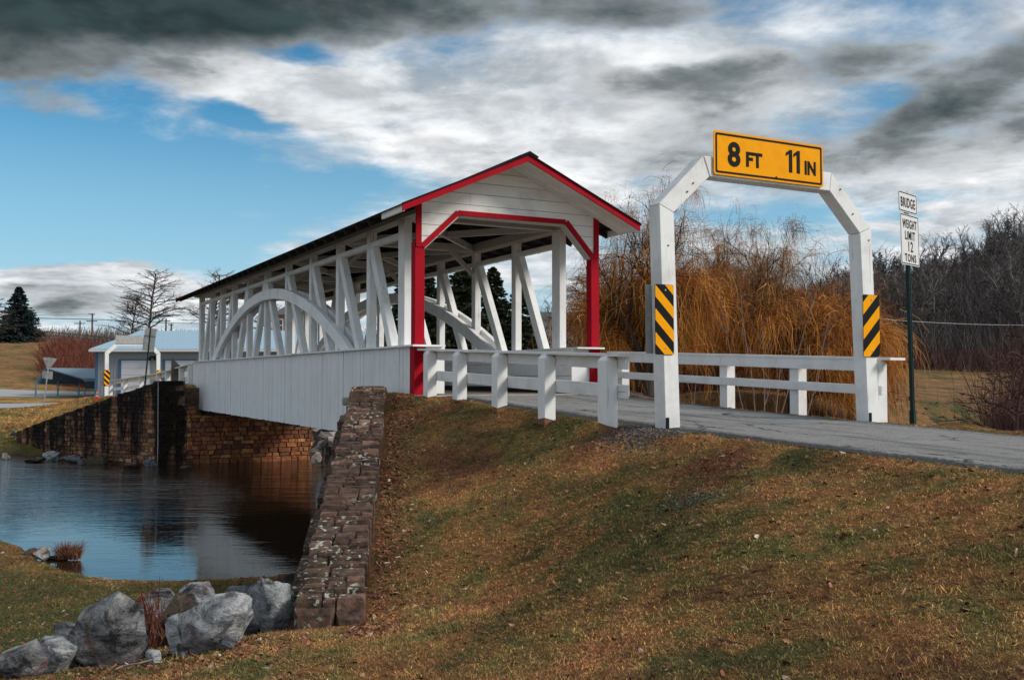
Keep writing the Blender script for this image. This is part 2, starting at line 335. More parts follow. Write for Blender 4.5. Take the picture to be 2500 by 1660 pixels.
ROCK_R = rock_mat('pinkish_riprap', (0.28, 0.24, 0.22), (0.62, 0.56, 0.52), vein=0.4, rust=0.4)

# turf colour, shared by the ground sheet and the grass growing on it: a function of where it grows
def turf_color(n, p):
    a = n.noise(p, 0.55, 6, 0.62); b = n.noise(p, 2.4, 6, 0.66); c_ = n.noise(p, 11, 5, 0.7); d = n.noise(n.vmath('ADD', p, (31, 7, 0)), 0.9, 5, 0.6)
    s = n.math('ADD', n.math('MULTIPLY', a, 0.45), n.math('MULTIPLY', b, 0.55))
    col = n.ramp(s, [(0.36, (0.100, 0.118, 0.034)), (0.45, (0.20, 0.165, 0.050)), (0.53, (0.38, 0.205, 0.070)), (0.64, (0.42, 0.175, 0.072))])
    col = n.mix(n.math('MULTIPLY', n.mapr(d, 0.52, 0.66), 0.8), col, (0.17, 0.058, 0.032))
    col = n.mix(n.math('MULTIPLY', n.mapr(d, 0.47, 0.33), 0.75), col, (0.062, 0.088, 0.028))
    col = n.mix(n.math('MULTIPLY', n.mapr(c_, 0.52, 0.70), 0.7), col, (0.035, 0.022, 0.014))
    col = n.mix(n.math('MULTIPLY', n.mapr(c_, 0.47, 0.30), 0.6), col, (0.30, 0.19, 0.095))
    wv = n.ramp(n.noise(n.vmath('ADD', p, (3, 17, 0)), 0.42, 5, 0.62), [(0.36, 0.62), (0.5, 1.0), (0.64, 1.3)]); col = n.mix(1.0, col, wv, 'MULTIPLY')
    return col
def ground_mat():
    m, n = newmat('ground_turf'); p = pos(n); col = turf_color(n, p)
    green = n('Attribute', attribute_name='green').outputs['Fac']; tan = n('Attribute', attribute_name='tan').outputs['Fac']
    mud = n('Attribute', attribute_name='mud').outputs['Fac']; lit = n('Attribute', attribute_name='litter').outputs['Fac']; wood = n('Attribute', attribute_name='woodfloor').outputs['Fac']
    b = n.noise(p, 1.1, 6, 0.65); f = n.noise(p, 18, 6, 0.7); bb = n.noise(p, 0.35, 6, 0.68)
    col = n.mix(n.math('MULTIPLY', green, n.mapr(b, 0.30, 0.6, 0.55, 1.0)), col, n.mix(n.mapr(f, 0.3, 0.7), (0.036, 0.05, 0.018), (0.10, 0.105, 0.036)))
    thatch = n('Attribute', attribute_name='thatch').outputs['Fac']
    col = n.mix(n.math('MULTIPLY', thatch, 0.40), col, (0.045, 0.028, 0.016))
    field = n.ramp(n.math('ADD', n.math('MULTIPLY', bb, 0.55), n.math('MULTIPLY', n.noise(p, 2.6, 5, 0.7), 0.45)), [(0.40, (0.050, 0.055, 0.022)), (0.47, (0.13, 0.090, 0.036)), (0.54, (0.23, 0.115, 0.055)), (0.64, (0.34, 0.19, 0.09))])
    col = n.mix(tan, col, field)
    col = n.mix(wood, col, n.mix(n.mapr(b, 0.3, 0.7), (0.04, 0.032, 0.03), (0.10, 0.078, 0.066)))
    col = n.mix(mud, col, n.mix(n.mapr(f, 0.35, 0.7), (0.018, 0.013, 0.010), (0.07, 0.045, 0.03)))
    col = n.mix(n.math('MULTIPLY', lit, n.mapr(f, 0.35, 0.6)), col, (0.11, 0.045, 0.03))
    far = n.noise(p, 60, 4, 0.7)
    finish(n, col, 0.95, n.math('ADD', f, n.math('MULTIPLY', far, 0.4)), 0.9, 0.05, spec=0.1); return m
GROUND = ground_mat()
def grass_mat(name, tint, tip=1.4):
    m, n = newmat(name); p = pos(n); col = turf_color(n, p); oi = n('ObjectInfo').outputs['Random']
    green = n('Attribute', attribute_name='green', attribute_type='INSTANCER').outputs['Fac']
    b = n.noise(p, 1.1, 6, 0.65)
    col = n.mix(n.math('MULTIPLY', green, n.mapr(b, 0.30, 0.6, 0.55, 1.0)), col, n.mix(oi, (0.036, 0.055, 0.016), (0.11, 0.115, 0.036)))
    rr = rnd(n); col = n.mix(n.mapr(rr, 0.45, 1.0), col, n.mix(1.0, col, (*tint, 1), 'MULTIPLY'))
    col = n.mix(n.mapr(rr, 0.40, 0.0, 0, 0.85), col, n.mix(1.0, col, (0.30, 0.30, 0.30, 1), 'MULTIPLY'))
    col = n.mix(1.0, col, n.ramp(n.math('FRACT', n.math('MULTIPLY', oi, 7.31)), [(0.0, 0.45), (0.5, 0.95), (1.0, 1.75)]), 'MULTIPLY'); col = n.mix(n.mapr(oi, 0.82, 1.0, 0, 0.7), col, (0.035, 0.03, 0.018)); col = n.mix(n.mapr(oi, 0.14, 0.0, 0, 0.7), col, (0.20, 0.065, 0.035)); col = n.mix(n.mapr(oi, 0.45, 0.55, 0, 0.0), col, (0.1, 0.1, 0.04))
    finish(n, col, 0.8, spec=0.15); return m
GRASS = grass_mat('turf_blades', (1.9, 1.95, 2.0))
m_, n_ = newmat('fallen_leaf'); oi_ = n_('ObjectInfo').outputs['Random']
finish(n_, n_.ramp(oi_, [(0.0, (0.10, 0.03, 0.022)), (0.45, (0.20, 0.07, 0.04)), (0.8, (0.28, 0.13, 0.07)), (0.93, (0.34, 0.20, 0.13)), (1.0, (0.62, 0.52, 0.42))]), 0.8, spec=0.2); LEAF = m_

def asphalt():
    m, n = newmat('worn_asphalt'); p = pos(n)
    f = n.noise(p, 95, 4, 0.75); g = n.noise(p, 26, 5, 0.7); b = n.noise(p, 1.2, 5, 0.6); st = n.noise(n.vmath('MULTIPLY', p, (2.6, 0.25, 1)), 1.5, 5, 0.6)
    edge = n('Attribute', attribute_name='edge').outputs['Fac']
    c = n.mix(n.mapr(b, 0.3, 0.7), (0.25, 0.245, 0.235), (0.34, 0.333, 0.32))
    c = n.mix(n.mapr(st, 0.50, 0.64, 0, 0.6), c, (0.075, 0.08, 0.085))
    c = n.mix(n.mapr(n.noise(p, 9, 6, 0.75), 0.50, 0.68, 0, 0.55), c, (0.09, 0.09, 0.088)); c = n.mix(n.mapr(f, 0.5, 0.68, 0, 0.75), c, (0.42, 0.41, 0.39)); c = n.mix(n.mapr(f, 0.48, 0.34, 0, 0.8), c, (0.03, 0.032, 0.035))
    vo = n('TexVoronoi', {'Vector': n.vmath('ADD', n.vmath('MULTIPLY', p, (1.0, 0.8, 1)), n.vmath('MULTIPLY', n.noise(p, 3.0, 5, 0.65, out=1), (0.5, 0.5, 0))), 'Scale': 0.85}, feature='DISTANCE_TO_EDGE').outputs['Distance']
    c = n.mix(n.math('MULTIPLY', n.mapr(vo, 0.016, 0.006), n.mapr(n.noise(p, 0.7, 3, 0.5), 0.46, 0.56)), c, (0.035, 0.036, 0.038))
    c = n.mix(n.math('MULTIPLY', n.mapr(n.math('ADD', edge, n.math('MULTIPLY', n.math('SUBTRACT', g, 0.5), 1.6)), 0.55, 0.75), 0.85), c, (0.022, 0.026, 0.03))
    finish(n, c, 0.95, n.math('ADD', f, g), 0.8, 0.025, spec=0.08); return m
ASPHALT = asphalt()
m_, n_ = newmat('pale_gravel'); p_ = pos(n_)
finish(n_, n_.mix(n_.mapr(n_.noise(p_, 30, 5, 0.75), 0.35, 0.65), (0.16, 0.165, 0.17), (0.46, 0.47, 0.48)), 0.9); GRAVEL = m_
m_, n_ = newmat('dark_gravel'); p_ = pos(n_); oi_ = n_('ObjectInfo').outputs['Random']
finish(n_, n_.ramp(oi_, [(0, (0.02, 0.022, 0.025)), (0.7, (0.06, 0.062, 0.066)), (0.95, (0.15, 0.15, 0.15)), (1, (0.3, 0.3, 0.3))]), 0.8); PEBBLE = m_

def water_mat():
    m, n = newmat('pond_water'); p = pos(n)
    X = n.vmath('DOT_PRODUCT', p, tuple(RV), out=1); Y = n.vmath('DOT_PRODUCT', p, tuple(FV), out=1)
    q = n('CombineXYZ', {0: n.math('MULTIPLY', X, 0.8), 1: n.math('MULTIPLY', Y, 2.2), 2: 0.0}).outputs[0]
    r1 = n.noise(q, 2.6, 4, 0.6, 0.3); r2 = n.noise(q, 0.8, 3, 0.5, 0.2); r3 = n.noise(q, 8.0, 3, 0.6)
    # breeze: the open water up-stream on the left is rougher than the water in the lee of the bridge
    br = n.mapr(n.math('SUBTRACT', n.math('MULTIPLY', Y, 0.30), n.math('MULTIPLY', X, 0.36)), 7.0, 11.5, 0.10, 1.5, smooth=True)
    patch = n.mapr(n.noise(p, 0.22, 3, 0.5), 0.35, 0.7, 0.55, 1.15)
    h = n.math('MULTIPLY', n.math('ADD', n.math('ADD', n.math('MULTIPLY', r1, 0.6), r2), n.math('MULTIPLY', r3, 0.15)), n.math('MULTIPLY', br, patch))
    b = finish(n, (0.020, 0.014, 0.008), 0.03, h, 0.55, 0.09, spec=0.5); b.inputs['IOR'].default_value = 2.1; b.inputs['Specular Tint'].default_value = (1.0, 0.90, 0.80, 1); return m
WATER = water_mat()

def twig_mat(name, stops, rough=0.85):
    m, n = newmat(name); finish(n, n.ramp(rnd(n), stops), rough, spec=0.15); return m
BARK = twig_mat('dark_bark', [(0, (0.03, 0.024, 0.02)), (1, (0.075, 0.058, 0.046))])
BARK_G = twig_mat('grey_brown_bark', [(0, (0.05, 0.042, 0.037)), (1, (0.115, 0.095, 0.082))])
BARK_F = twig_mat('forest_bark', [(0, (0.055, 0.049, 0.047)), (1, (0.20, 0.172, 0.16))])
WILLOW = twig_mat('willow_twigs', [(0, (0.11, 0.040, 0.015)), (0.35, (0.33, 0.118, 0.028)), (0.75, (0.58, 0.235, 0.048)), (1, (0.74, 0.36, 0.09))])
WILLOW_U = twig_mat('willow_top_twigs', [(0, (0.16, 0.09, 0.050)), (0.6, (0.38, 0.20, 0.085)), (1, (0.58, 0.32, 0.14))])
REDTWIG = twig_mat('red_twigs', [(0, (0.07, 0.022, 0.016)), (0.6, (0.17, 0.055, 0.038)), (1, (0.27, 0.10, 0.065))])
PURPLETWIG = twig_mat('purple_brown_twigs', [(0, (0.045, 0.026, 0.026)), (1, (0.14, 0.072, 0.062))])
SAPLING = twig_mat('pale_sapling_bark', [(0, (0.11, 0.07, 0.055)), (1, (0.26, 0.19, 0.16))])
THICKET = twig_mat('thicket_twigs', [(0, (0.036, 0.031, 0.030)), (0.7, (0.11, 0.093, 0.087)), (1, (0.23, 0.195, 0.18))])
NEEDLE = twig_mat('spruce_needles', [(0, (0.018, 0.026, 0.016)), (0.6, (0.055, 0.066, 0.034)), (1, (0.12, 0.115, 0.055))])
NEEDLE_B = twig_mat('blue_spruce_needles', [(0, (0.014, 0.024, 0.024)), (0.6, (0.034, 0.055, 0.055)), (1, (0.075, 0.105, 0.10))])
STRAW = twig_mat('dry_straw', [(0, (0.20, 0.09, 0.045)), (1, (0.46, 0.25, 0.13))])
REED = twig_mat('red_brown_reeds', [(0, (0.10, 0.04, 0.025)), (1, (0.27, 0.12, 0.075))])
# ------------------------------------------------------------------ terrain
WZ = -2.15                                           # pond level
A1, B1 = np.array([4.86, 14.4]), np.array([2.14, 7.69])    # near wing wall, pond-side face
A2, B2 = np.array([4.55, 31.8]), np.array([0.83, 39.2])    # far wing wall
_y = np.linspace(-60, 16, 600); _z = np.interp(_y, [-60, -20, -6, 0, 4.3, 8.5, 11.5, 14.3, 16], [-1.2, -0.5, -0.3, -0.2, -0.12, 0, 0.115, 0.26, 0.27])
_z = np.convolve(np.pad(_z, 10, 'edge'), np.ones(21) / 21, 'valid')
def zr(y): return np.interp(y, _y, _z)
def zfar(y): return np.interp(y, [33.5, 36, 40, 48, 60, 90], [0.27, 0.22, 0.08, -0.28, -0.62, -0.9])
def xfar(y): return 7.66 - np.clip(y - 34, 0, 60) * 0.030
def P3(p): return tuple(float(q) for q in p)
def off1(s, t):      # s along the near wing wall from the bridge, t across it towards the pond
    d = (B1 - A1) / np.linalg.norm(B1 - A1); nn = np.array([d[1], -d[0]]); q = A1 + d * s + nn * t; return q
L1 = float(np.linalg.norm(B1 - A1)); L2 = float(np.linalg.norm(B2 - A2))
common = [(0, 0, -0.98), (0, -5, -1.0), (-20, -25, -1.4), (30, -25, -0.6), (-8, -6, -1.5), (-60, -60, -2), (60, -60, -1), (-60, 0, -1.8),
          P3(atz(0, 1650, -1.62)), P3(atz(300, 1625, -1.50)), P3(atz(600, 1560, -1.42)), P3(atz(500, 1650, -1.36)), P3(atz(-500, 1650, -1.8))]
far_pts = [P3(atd(105, 993, 62)), P3(atd(0, 1001, 58)), P3(atd(0, 976, 90)), P3(atd(225, 957, 104)), P3(atd(220, 984, 82)), P3(atd(-300, 985, 80)), P3(atd(-300, 905, 115)), P3(atd(-300, 832, 150)), P3(atd(-100, 1012, 50)),
           P3(atd(0, 908, 116)), P3(atd(120, 908, 118)), P3(atd(0, 832, 152)), P3(atd(100, 832, 152)), P3(atd(250, 848, 150)), P3(atd(360, 908, 130)), P3(atd(60, 862, 134)),
           P3(atd(100, 836, 200)), P3(atd(300, 846, 210)), P3(atd(240, 975, 90)), P3(atd(480, 972, 92)), P3(atd(650, 965, 95)), P3(atd(800, 960, 90)), P3(atd(180, 1010, 50)),
           (6.7, 34, 0.25), (6.7, 45, -0.2), (5.6, 57, -0.62), (9.2, 57, -0.7), (5.0, 66, -0.9), (10.5, 34, -0.6), (14, 40, -0.8), (20, 36, -1.3), (9.6, 14, 0.15), (9.6, 8, -0.05), (9.6, 0, -0.2), (9.6, -8, -0.3), (20, -8, -0.6),
           (11, 12, -0.5), (12, 9.6, -0.2), (13, 4, -0.35), (14.5, 12.5, -0.85), (20, 4, -0.6), P3(atd(2300, 1046, 17)), P3(atd(2480, 1064, 16)), P3(atd(2300, 1018, 36)), P3(atd(2480, 1016, 38)),
           P3(atd(1780, 992, 30)), P3(atd(1800, 952, 46)), P3(atd(1850, 915, 68)), P3(atd(2300, 962, 58)), P3(atd(2300, 903, 85)), P3(atd(2450, 905, 85)), P3(atd(2150, 930, 70)), P3(atd(2700, 1000, 50)),
           P3(atd(2300, 820, 108)), P3(atd(2400, 700, 140)), P3(atd(2480, 635, 165)), P3(atd(2150, 712, 165)), P3(atd(2300, 690, 165)), P3(atd(1950, 790, 170)), P3(atd(1600, 830, 180)), P3(atd(1300, 835, 220)), P3(atd(900, 860, 220)),
           P3(atd(3000, 600, 180)), P3(atd(2450, 640, 300)), P3(atd(1250, 850, 420)), P3(atd(300, 836, 320)), P3(atd(-400, 838, 320)), P3(atd(0, 836, 320)), P3(atd(1500, 930, 60)), P3(atd(1250, 945, 60)), P3(atd(1000, 955, 62)),
           (80, 0, -0.5), (200, 0, 4), (-200, 60, 3), (-120, 120, 5)]
right_pts = [(6.2, -8, -0.31), (6.2, 0, -0.21), (6.2, 4.3, -0.13), (6.2, 8.5, -0.02), (6.2, 11.5, 0.09), (6.2, 14.3, 0.22), (3.2, 2, -0.72), (4.6, 6, -0.52), (4.0, 4.0, -0.70), (3.4, 5.4, -0.98), (2.0, 3.5, -1.08), (0.8, 5.4, -1.33), (2.3, 6.2, -1.30)]
for s, z in ((0.1, 0.22), (1.2, -0.06), (2.5, -0.34), (4.0, -0.72), (5.5, -1.03), (7.0, -1.33)):
    q = off1(s, -0.62); right_pts.append((q[0], q[1], z))
    q = off1(s, -1.5); right_pts.append((q[0], q[1], min(z + 0.24, 0.19)))
left_pts = [(3.9, 13.0, -2.08), (3.4, 12.3, -2.0), (2.9, 10.8, -1.86), (2.2, 9.2, -1.72), (1.7, 8.3, -1.62), (1.0, 9.0, -1.72), (0.0, 9.0, -1.78), (0.5, 11.5, -1.9), (-1.5, 12, -1.9), (-3, 9, -1.85), (-4, 17, -2.0),
            (-8, 12, -1.9), (-15, 15, -1.9), (2.2, 36.6, -2.0), (0.6, 38.6, -1.8), (-1, 40.5, -1.72), (-6, 43, -1.85), (-14, 47, -1.9)]
rightA = [(1.2, 41, -1.25), (3.2, 36.5, -0.6), (4.4, 33.6, 0.1), (3.8, 38, -0.45), (5.3, 33.5, 0.3)]
def comp(P): rr = np.linalg.norm(P, axis=-1, keepdims=True); return P * (np.arcsinh(rr / 18) * 18 / np.maximum(rr, 1e-6))
def tps_fit(pts):
    P = np.array(pts, float); X = comp(P[:, :2]); d = np.linalg.norm(X[:, None] - X[None], axis=-1); K = -np.sqrt(d * d + 0.5)
    n = len(P); A = np.zeros((n + 3, n + 3)); A[:n, :n] = K - np.eye(n) * 0.02; A[:n, n] = 1; A[:n, n + 1:] = X; A[n, :n] = 1; A[n + 1:, :n] = X.T
    w = np.linalg.solve(A, np.concatenate([P[:, 2], [0, 0, 0]])); return X, w
def tps_eval(fit, x, y):
    X, w = fit; Q = comp(np.stack([x, y], -1)); out = np.empty(len(Q)); n = len(X)
    for a in range(0, len(Q), 20000):
        q = Q[a:a + 20000]; d = np.linalg.norm(q[:, None] - X[None], axis=-1); out[a:a + 20000] = (-np.sqrt(d * d + 0.5)) @ w[:n] + w[n] + q @ w[n + 1:]
    return out
FIT_A = tps_fit(common + far_pts + right_pts + rightA); FIT_B = tps_fit(common + left_pts + far_pts[:9])
near_shore = [(-40, 30), (-14, 21.8), (-3.2, 19.6), (0.15, 18.4), (0.45, 17.4), (0.7, 15.9), (1.0, 14.6), (1.55, 13.75), (2.0, 13.35), (2.45, 13.2), (2.85, 13.1), (3.3, 13.05), (3.9, 13.5), (4.5, 13.6)]
POND = near_shore + [(4.95, 16.2), (11.6, 16.2), (20, 17.5), (46, 22), (46, 31), (20, 28), (12.5, 29.3), (9.75, 30.6), (9.4, 32.7), (5.0, 32.7), (3.8, 34.4), (3.0, 36.1), (1.8, 37.4), (0.3, 38.0), (-6, 40.8), (-40, 50)]
POND = np.array(POND, float); NS = len(near_shore)
def seg_dist(x, y, a, b):
    ab = b - a; t = np.clip(((x - a[0]) * ab[0] + (y - a[1]) * ab[1]) / (ab @ ab), 0, 1); return np.hypot(x - a[0] - t * ab[0], y - a[1] - t * ab[1])
def inside(x, y):
    c = np.zeros(len(x), bool); n = len(POND)
    for i in range(n):
        a, b = POND[i], POND[(i + 1) % n]; m = (a[1] > y) != (b[1] > y)
        if a[1] != b[1]: c ^= m & (x < (b[0] - a[0]) * (y - a[1]) / (b[1] - a[1]) + a[0])
    return c
def wall_st(x, y, A, B, sg):
    d = (B - A) / np.linalg.norm(B - A); nn = np.array([d[1], -d[0]]) * sg; return (x - A[0]) * d[0] + (y - A[1]) * d[1], (x - A[0]) * nn[0] + (y - A[1]) * nn[1]
def pondside(x, y):
    s, t = wall_st(x, y, A1, B1, 1); w = 0.12 + 0.9 * np.clip(s - L1 + 0.1, 0, 3); m1 = sstep(t, -0.3 - w, -0.3 + w) * (y < 26)
    s2, t2 = wall_st(x, y, A2, B2, -1); w2 = 0.12 + 0.8 * np.clip(s2 - L2, 0, 4); m2 = sstep(t2, -0.42 - w2, -0.42 + w2) * (y >= 26) * (y < 60)
    return np.maximum(m1, m2), s, t
def height(x, y, full=False):
    x = np.asarray(x, float).ravel(); y = np.asarray(y, float).ravel()
    mB, s, t = pondside(x, y)
    hA = tps_eval(FIT_A, x, y); hB = tps_eval(FIT_B, x, y); n = len(POND)
    dl = np.full(len(x), 1e9); dr = dl.copy(); da = dl.copy()
    for i in range(n):
        d = seg_dist(x, y, POND[i], POND[(i + 1) % n]); da = np.minimum(da, d)
        if i < NS - 1: dl = np.minimum(dl, d * 0.26)
        elif n - 5 <= i < n - 1: dl = np.minimum(dl, d * 0.30)
        elif NS + 1 <= i < n - 8: dr = np.minimum(dr, d * 0.62)
    hB = np.minimum(hB, WZ + 0.015 + dl + 0.10 * sstep(dl, 0, 0.06)); hA = np.minimum(hA, WZ + 0.02 + dr)
    h = hA * (1 - mB) + hB * mB
    xm = 7.85; rm = (1 - sstep(np.abs(x - xm), 1.62, 2.1)) * (y < 15.0); h = h * (1 - rm) + (zr(y) - 0.004) * rm
    fm = (1 - sstep(np.abs(x - xfar(y)), 1.6, 2.6)) * (y > 33.2) * (1 - sstep(y, 58, 72)); h = h * (1 - fm) + zfar(y) * fm
    ins = inside(x, y); h = np.where(ins, WZ - np.minimum(1.2, 0.05 + 0.35 * da), h)
    if full: return h, mB, s, t, ins, da, rm
    return h
def hz(x, y): return float(height([x], [y])[0])
def ground_hit(px, py, d0=2.0, d1=400.0):
    D = np.geomspace(d0, d1, 900); P = np.array([atd(px, py, d) for d in D]); h = height(P[:, 0], P[:, 1]); below = P[:, 2] <= h
    k = int(np.argmax(below)) if below.any() else len(D) - 1
    return P[k]

def fnoise(x, y, f, seed=0.0): return np.array([mnoise.noise((a * f + seed, b * f, seed * 1.7)) for a, b in zip(x, y)])
# one polar sheet round the viewpoint: fine near the camera, out to the horizon
an = np.concatenate([np.linspace(-44, 44, 300), np.linspace(44, 316, 70)[1:-1]]); rr_ = np.concatenate([[0.02], np.geomspace(0.6, 60, 330), np.geomspace(60, 1800, 70)[1:]])
AA, RR = np.meshgrid(np.radians(an), rr_, indexing='ij'); gx = (np.sin(AA + TH) * RR).ravel(); gy = (np.cos(AA + TH) * RR).ravel()
gh, gm, gs, gt, gi, gd, grm = height(gx, gy, True)
rough = np.zeros(len(gx)); sel = (RR.ravel() < 70) & (grm < 0.5)
rough[sel] = fnoise(gx[sel], gy[sel], 0.9) * 0.035 + fnoise(gx[sel], gy[sel], 3.1, 4) * 0.012
gh = gh + rough * np.clip(1 - grm * 2, 0, 1) * np.clip(RR.ravel() / 6, 0, 1)
na, nr = AA.shape; I = np.arange(na * nr).reshape(na, nr)
F = np.stack([I, np.roll(I, -1, 0), np.roll(np.roll(I, -1, 0), -1, 1), np.roll(I, -1, 1)], -1)[:, :-1].reshape(-1, 4)
gme = quads('ground', np.stack([gx, gy, gh], -1), F[:, ::-1], GROUND)
D_ = gx * FV[0] + gy * FV[1]; X_ = gx * RV[0] + gy * RV[1]
GF, GD_, GX_ = F, D_, X_
def setattr_(me, name, v): a = me.attributes.new(name, 'FLOAT', 'POINT'); a.data.foreach_set('value', np.asarray(v, np.float32))
green = gm * sstep(gd, 0.1, 1.0) * (gy < 26) * sstep(gy, 6.5, 8.5) + (gm * (gy > 26)) * 0.8
tan = sstep(D_, 34, 48) * (X_ > 5) + 0.75 * sstep(D_, 95, 115) * (X_ <= 5)
wood = sstep(D_, 84, 92) * (X_ > 14) + sstep(D_, 150, 200) * (X_ <= 14)
mud = np.maximum(gi * 1.0, (1 - sstep(gd, 0.05, 0.45)) * (gm < 0.5) * 0 + (1 - sstep(gd, 0.02, 0.16)))
_sx = D_ - 39; mud = np.maximum(mud, (X_ > 12) * np.exp(-((D_ - 40.5 - 0.12 * X_) / 1.0) ** 2) * 0.9)
lit = (1 - sstep(-gt, 0.55, 1.15)) * (gt < -0.4) * (gs > -0.3) * (gs < L1 + 0.6) + (1 - sstep(np.hypot(gx - 1.2, gy - 7.4), 0.3, 1.3)) * 0.6
for nm, v in (('green', green), ('tan', np.clip(tan, 0, 1)), ('mud', np.clip(mud, 0, 1)), ('litter', np.clip(lit, 0, 1)), ('woodfloor', np.clip(wood, 0, 1)), ('thatch', 1 - sstep(D_, 13, 18))): setattr_(gme, nm, v)
ground = link('ground', gme, GROUND, smooth=True, kind='structure')

def drape(name, xs, ys, zf, mat, edge=None):
    XX, YY = np.meshgrid(xs, ys, indexing='ij'); ZZ = zf(XX.ravel(), YY.ravel()); n1, n2 = XX.shape; J = np.arange(n1 * n2).reshape(n1, n2)
    FF = np.stack([J[:-1, :-1], J[1:, :-1], J[1:, 1:], J[:-1, 1:]], -1).reshape(-1, 4)
    me = quads(name, np.stack([XX.ravel(), YY.ravel(), ZZ], -1), FF, mat)
    if edge is not None: setattr_(me, 'edge', edge(XX.ravel(), YY.ravel()))
    return link(name, me, mat, smooth=True, kind='structure')
rx = np.concatenate([np.linspace(6.25, 6.7, 10), np.linspace(6.7, 9.1, 14)[1:], np.linspace(9.1, 9.45, 8)[1:]])
def road_w(x, y):
    return zr(y) + 0.012 - 0.07 * np.clip((np.abs(x - 7.85) - 1.42), 0, 1) + 0.012 * np.array([mnoise.noise((a * 2, b * 2, 0)) for a, b in zip(x, y)]) * (np.abs(x - 7.85) > 1.3)
drape('road', rx, np.linspace(-25, 14.45, 300), road_w, ASPHALT, lambda x, y: np.clip((np.abs(x - 7.85) - 1.0) / 0.55, 0, 1))
def ribbon(name, L_, R_, mat, n=40, m=5, lift=0.03):
    L_ = np.array(L_); R_ = np.array(R_); t = np.linspace(0, 1, n); ti = np.linspace(0, 1, len(L_))
    a = np.stack([np.interp(t, ti, L_[:, 0]), np.interp(t, ti, L_[:, 1])], -1); b = np.stack([np.interp(t, ti, R_[:, 0]), np.interp(t, ti, R_[:, 1])], -1)
    u = np.linspace(0, 1, m); P = a[:, None] * (1 - u)[None, :, None] + b[:, None] * u[None, :, None]; Z_ = height(P[..., 0], P[..., 1]) + lift
    J = np.arange(n * m).reshape(n, m); FF = np.stack([J[:-1, :-1], J[1:, :-1], J[1:, 1:], J[:-1, 1:]], -1).reshape(-1, 4)
    return link(name, quads(name, np.concatenate([P.reshape(-1, 2), Z_[:, None]], 1), FF, mat), mat, smooth=True, kind='structure')
ribbon('driveway', [atd(-500, 993, 72)[:2], atd(250, 992, 73)[:2]], [atd(-500, 982, 84)[:2], atd(250, 982, 84)[:2]], GRAVEL)
ribbon('upper_driveway', [atd(-400, 977, 92)[:2], atd(100, 971, 94)[:2], atd(300, 962, 98)[:2]], [atd(-400, 970, 99)[:2], atd(100, 963, 101)[:2], atd(300, 953, 106)[:2]], GRAVEL)
ribbon('far_road', [(6.1, 33.9), (5.55, 52), (5.1, 66)], [(9.2, 33.9), (8.6, 52), (8.1, 66)], ASPHALT, lift=0.012)

wm = MB(); wm.add([(-45, 2, WZ), (47, 2, WZ), (47, 56, WZ), (-45, 56, WZ)], [(0, 1, 2, 3)]); water = wm.build('water', WATER, kind='structure')

# ------------------------------------------------------------------ stone walls
def block(P, bulge=0.02, inset=0.02, r=None, back=None):
    """P: four front corners counter-clockwise seen from outside, back: vector to the back of the stone"""
    P = np.array(P, float); c = P.mean(0); nrm = -np.array(back) / np.linalg.norm(back)
    mid = P - nrm * 0.012; fr = P + (c - P) * np.clip(inset / (np.linalg.norm(c - P, axis=1) + 1e-6), 0, 0.45)[:, None] + nrm * (bulge + RNG.normal(0, 0.007, 4))[:, None]
    bk = P + np.array(back); m = MB()
    m.add(np.concatenate([bk, mid, fr]), [(8, 9, 10, 11)] + [(4 + i, 4 + (i + 1) % 4, 8 + (i + 1) % 4, 8 + i) for i in range(4)] + [(i, (i + 1) % 4, 4 + (i + 1) % 4, 4 + i) for i in range(4)], r)
    return m
def stone_face(parent, A, e, L, zb, zt, mat, rowh=(0.105, 0.18), wid=(0.13, 0.36), depth=0.16, rr=None, limit=300, gap=0.012):
    """courses of squared rubble on a vertical face; zb / zt give bottom and top height along the wall"""
    e = np.array([e[0], e[1], 0.0]); nrm = np.cross(e, ZV); A = np.array([A[0], A[1], 0.0]); z = min(zb(0), zb(L)); zmax = max(zt(q) for q in np.linspace(0, L, 40)); stones = []
    while z < zmax - 0.03:
        h = random.uniform(*rowh); s = -random.uniform(0, 0.2)
        while s < L:
            w = random.uniform(*wid) * (1.25 if random.random() < 0.2 else 1); s0, s1 = max(s, 0) + gap / 2, min(s + w, L) - gap / 2; s += w
            if s1 - s0 < 0.05: continue
            ta, tb = zt(s0 + 1e-3), zt(s1 - 1e-3); ba, bb = zb(s0), zb(s1); z0, z1 = z + gap / 2, z + h - gap / 2
            if z0 > min(ta, tb) - 0.03 or z1 < max(ba, bb): continue
            sub = [(z0, z1)] if h < 0.16 or random.random() < 0.8 or w < 0.2 else [(z0, z0 + h * 0.45), (z0 + h * 0.45 + gap, z1)]
            for za, zb_ in sub:
                j = lambda: random.uniform(-0.008, 0.008)
                P = [A + e * (s0 + j()) + ZV * (za + j()), A + e * (s1 + j()) + ZV * (za + j()), A + e * (s1 + j()) + ZV * min(zb_ + j(), tb), A + e * (s0 + j()) + ZV * min(zb_ + j(), ta)]
                stones.append((P, block(P, random.uniform(0.008, 0.035), 0.022, rr() if rr else None, -nrm * depth)))
        z += h
    rest = MB()
    random.shuffle(stones); n = len(stones)
    for k_, (P, m) in enumerate(stones):
        if k_ < limit - 1: m.build('stone', mat, parent)
        else: rest.add(np.concatenate(m.v), m.f, m.a[0])
    if rest.n: rest.build('stone_courses', mat, parent, kind='stuff')
    return n

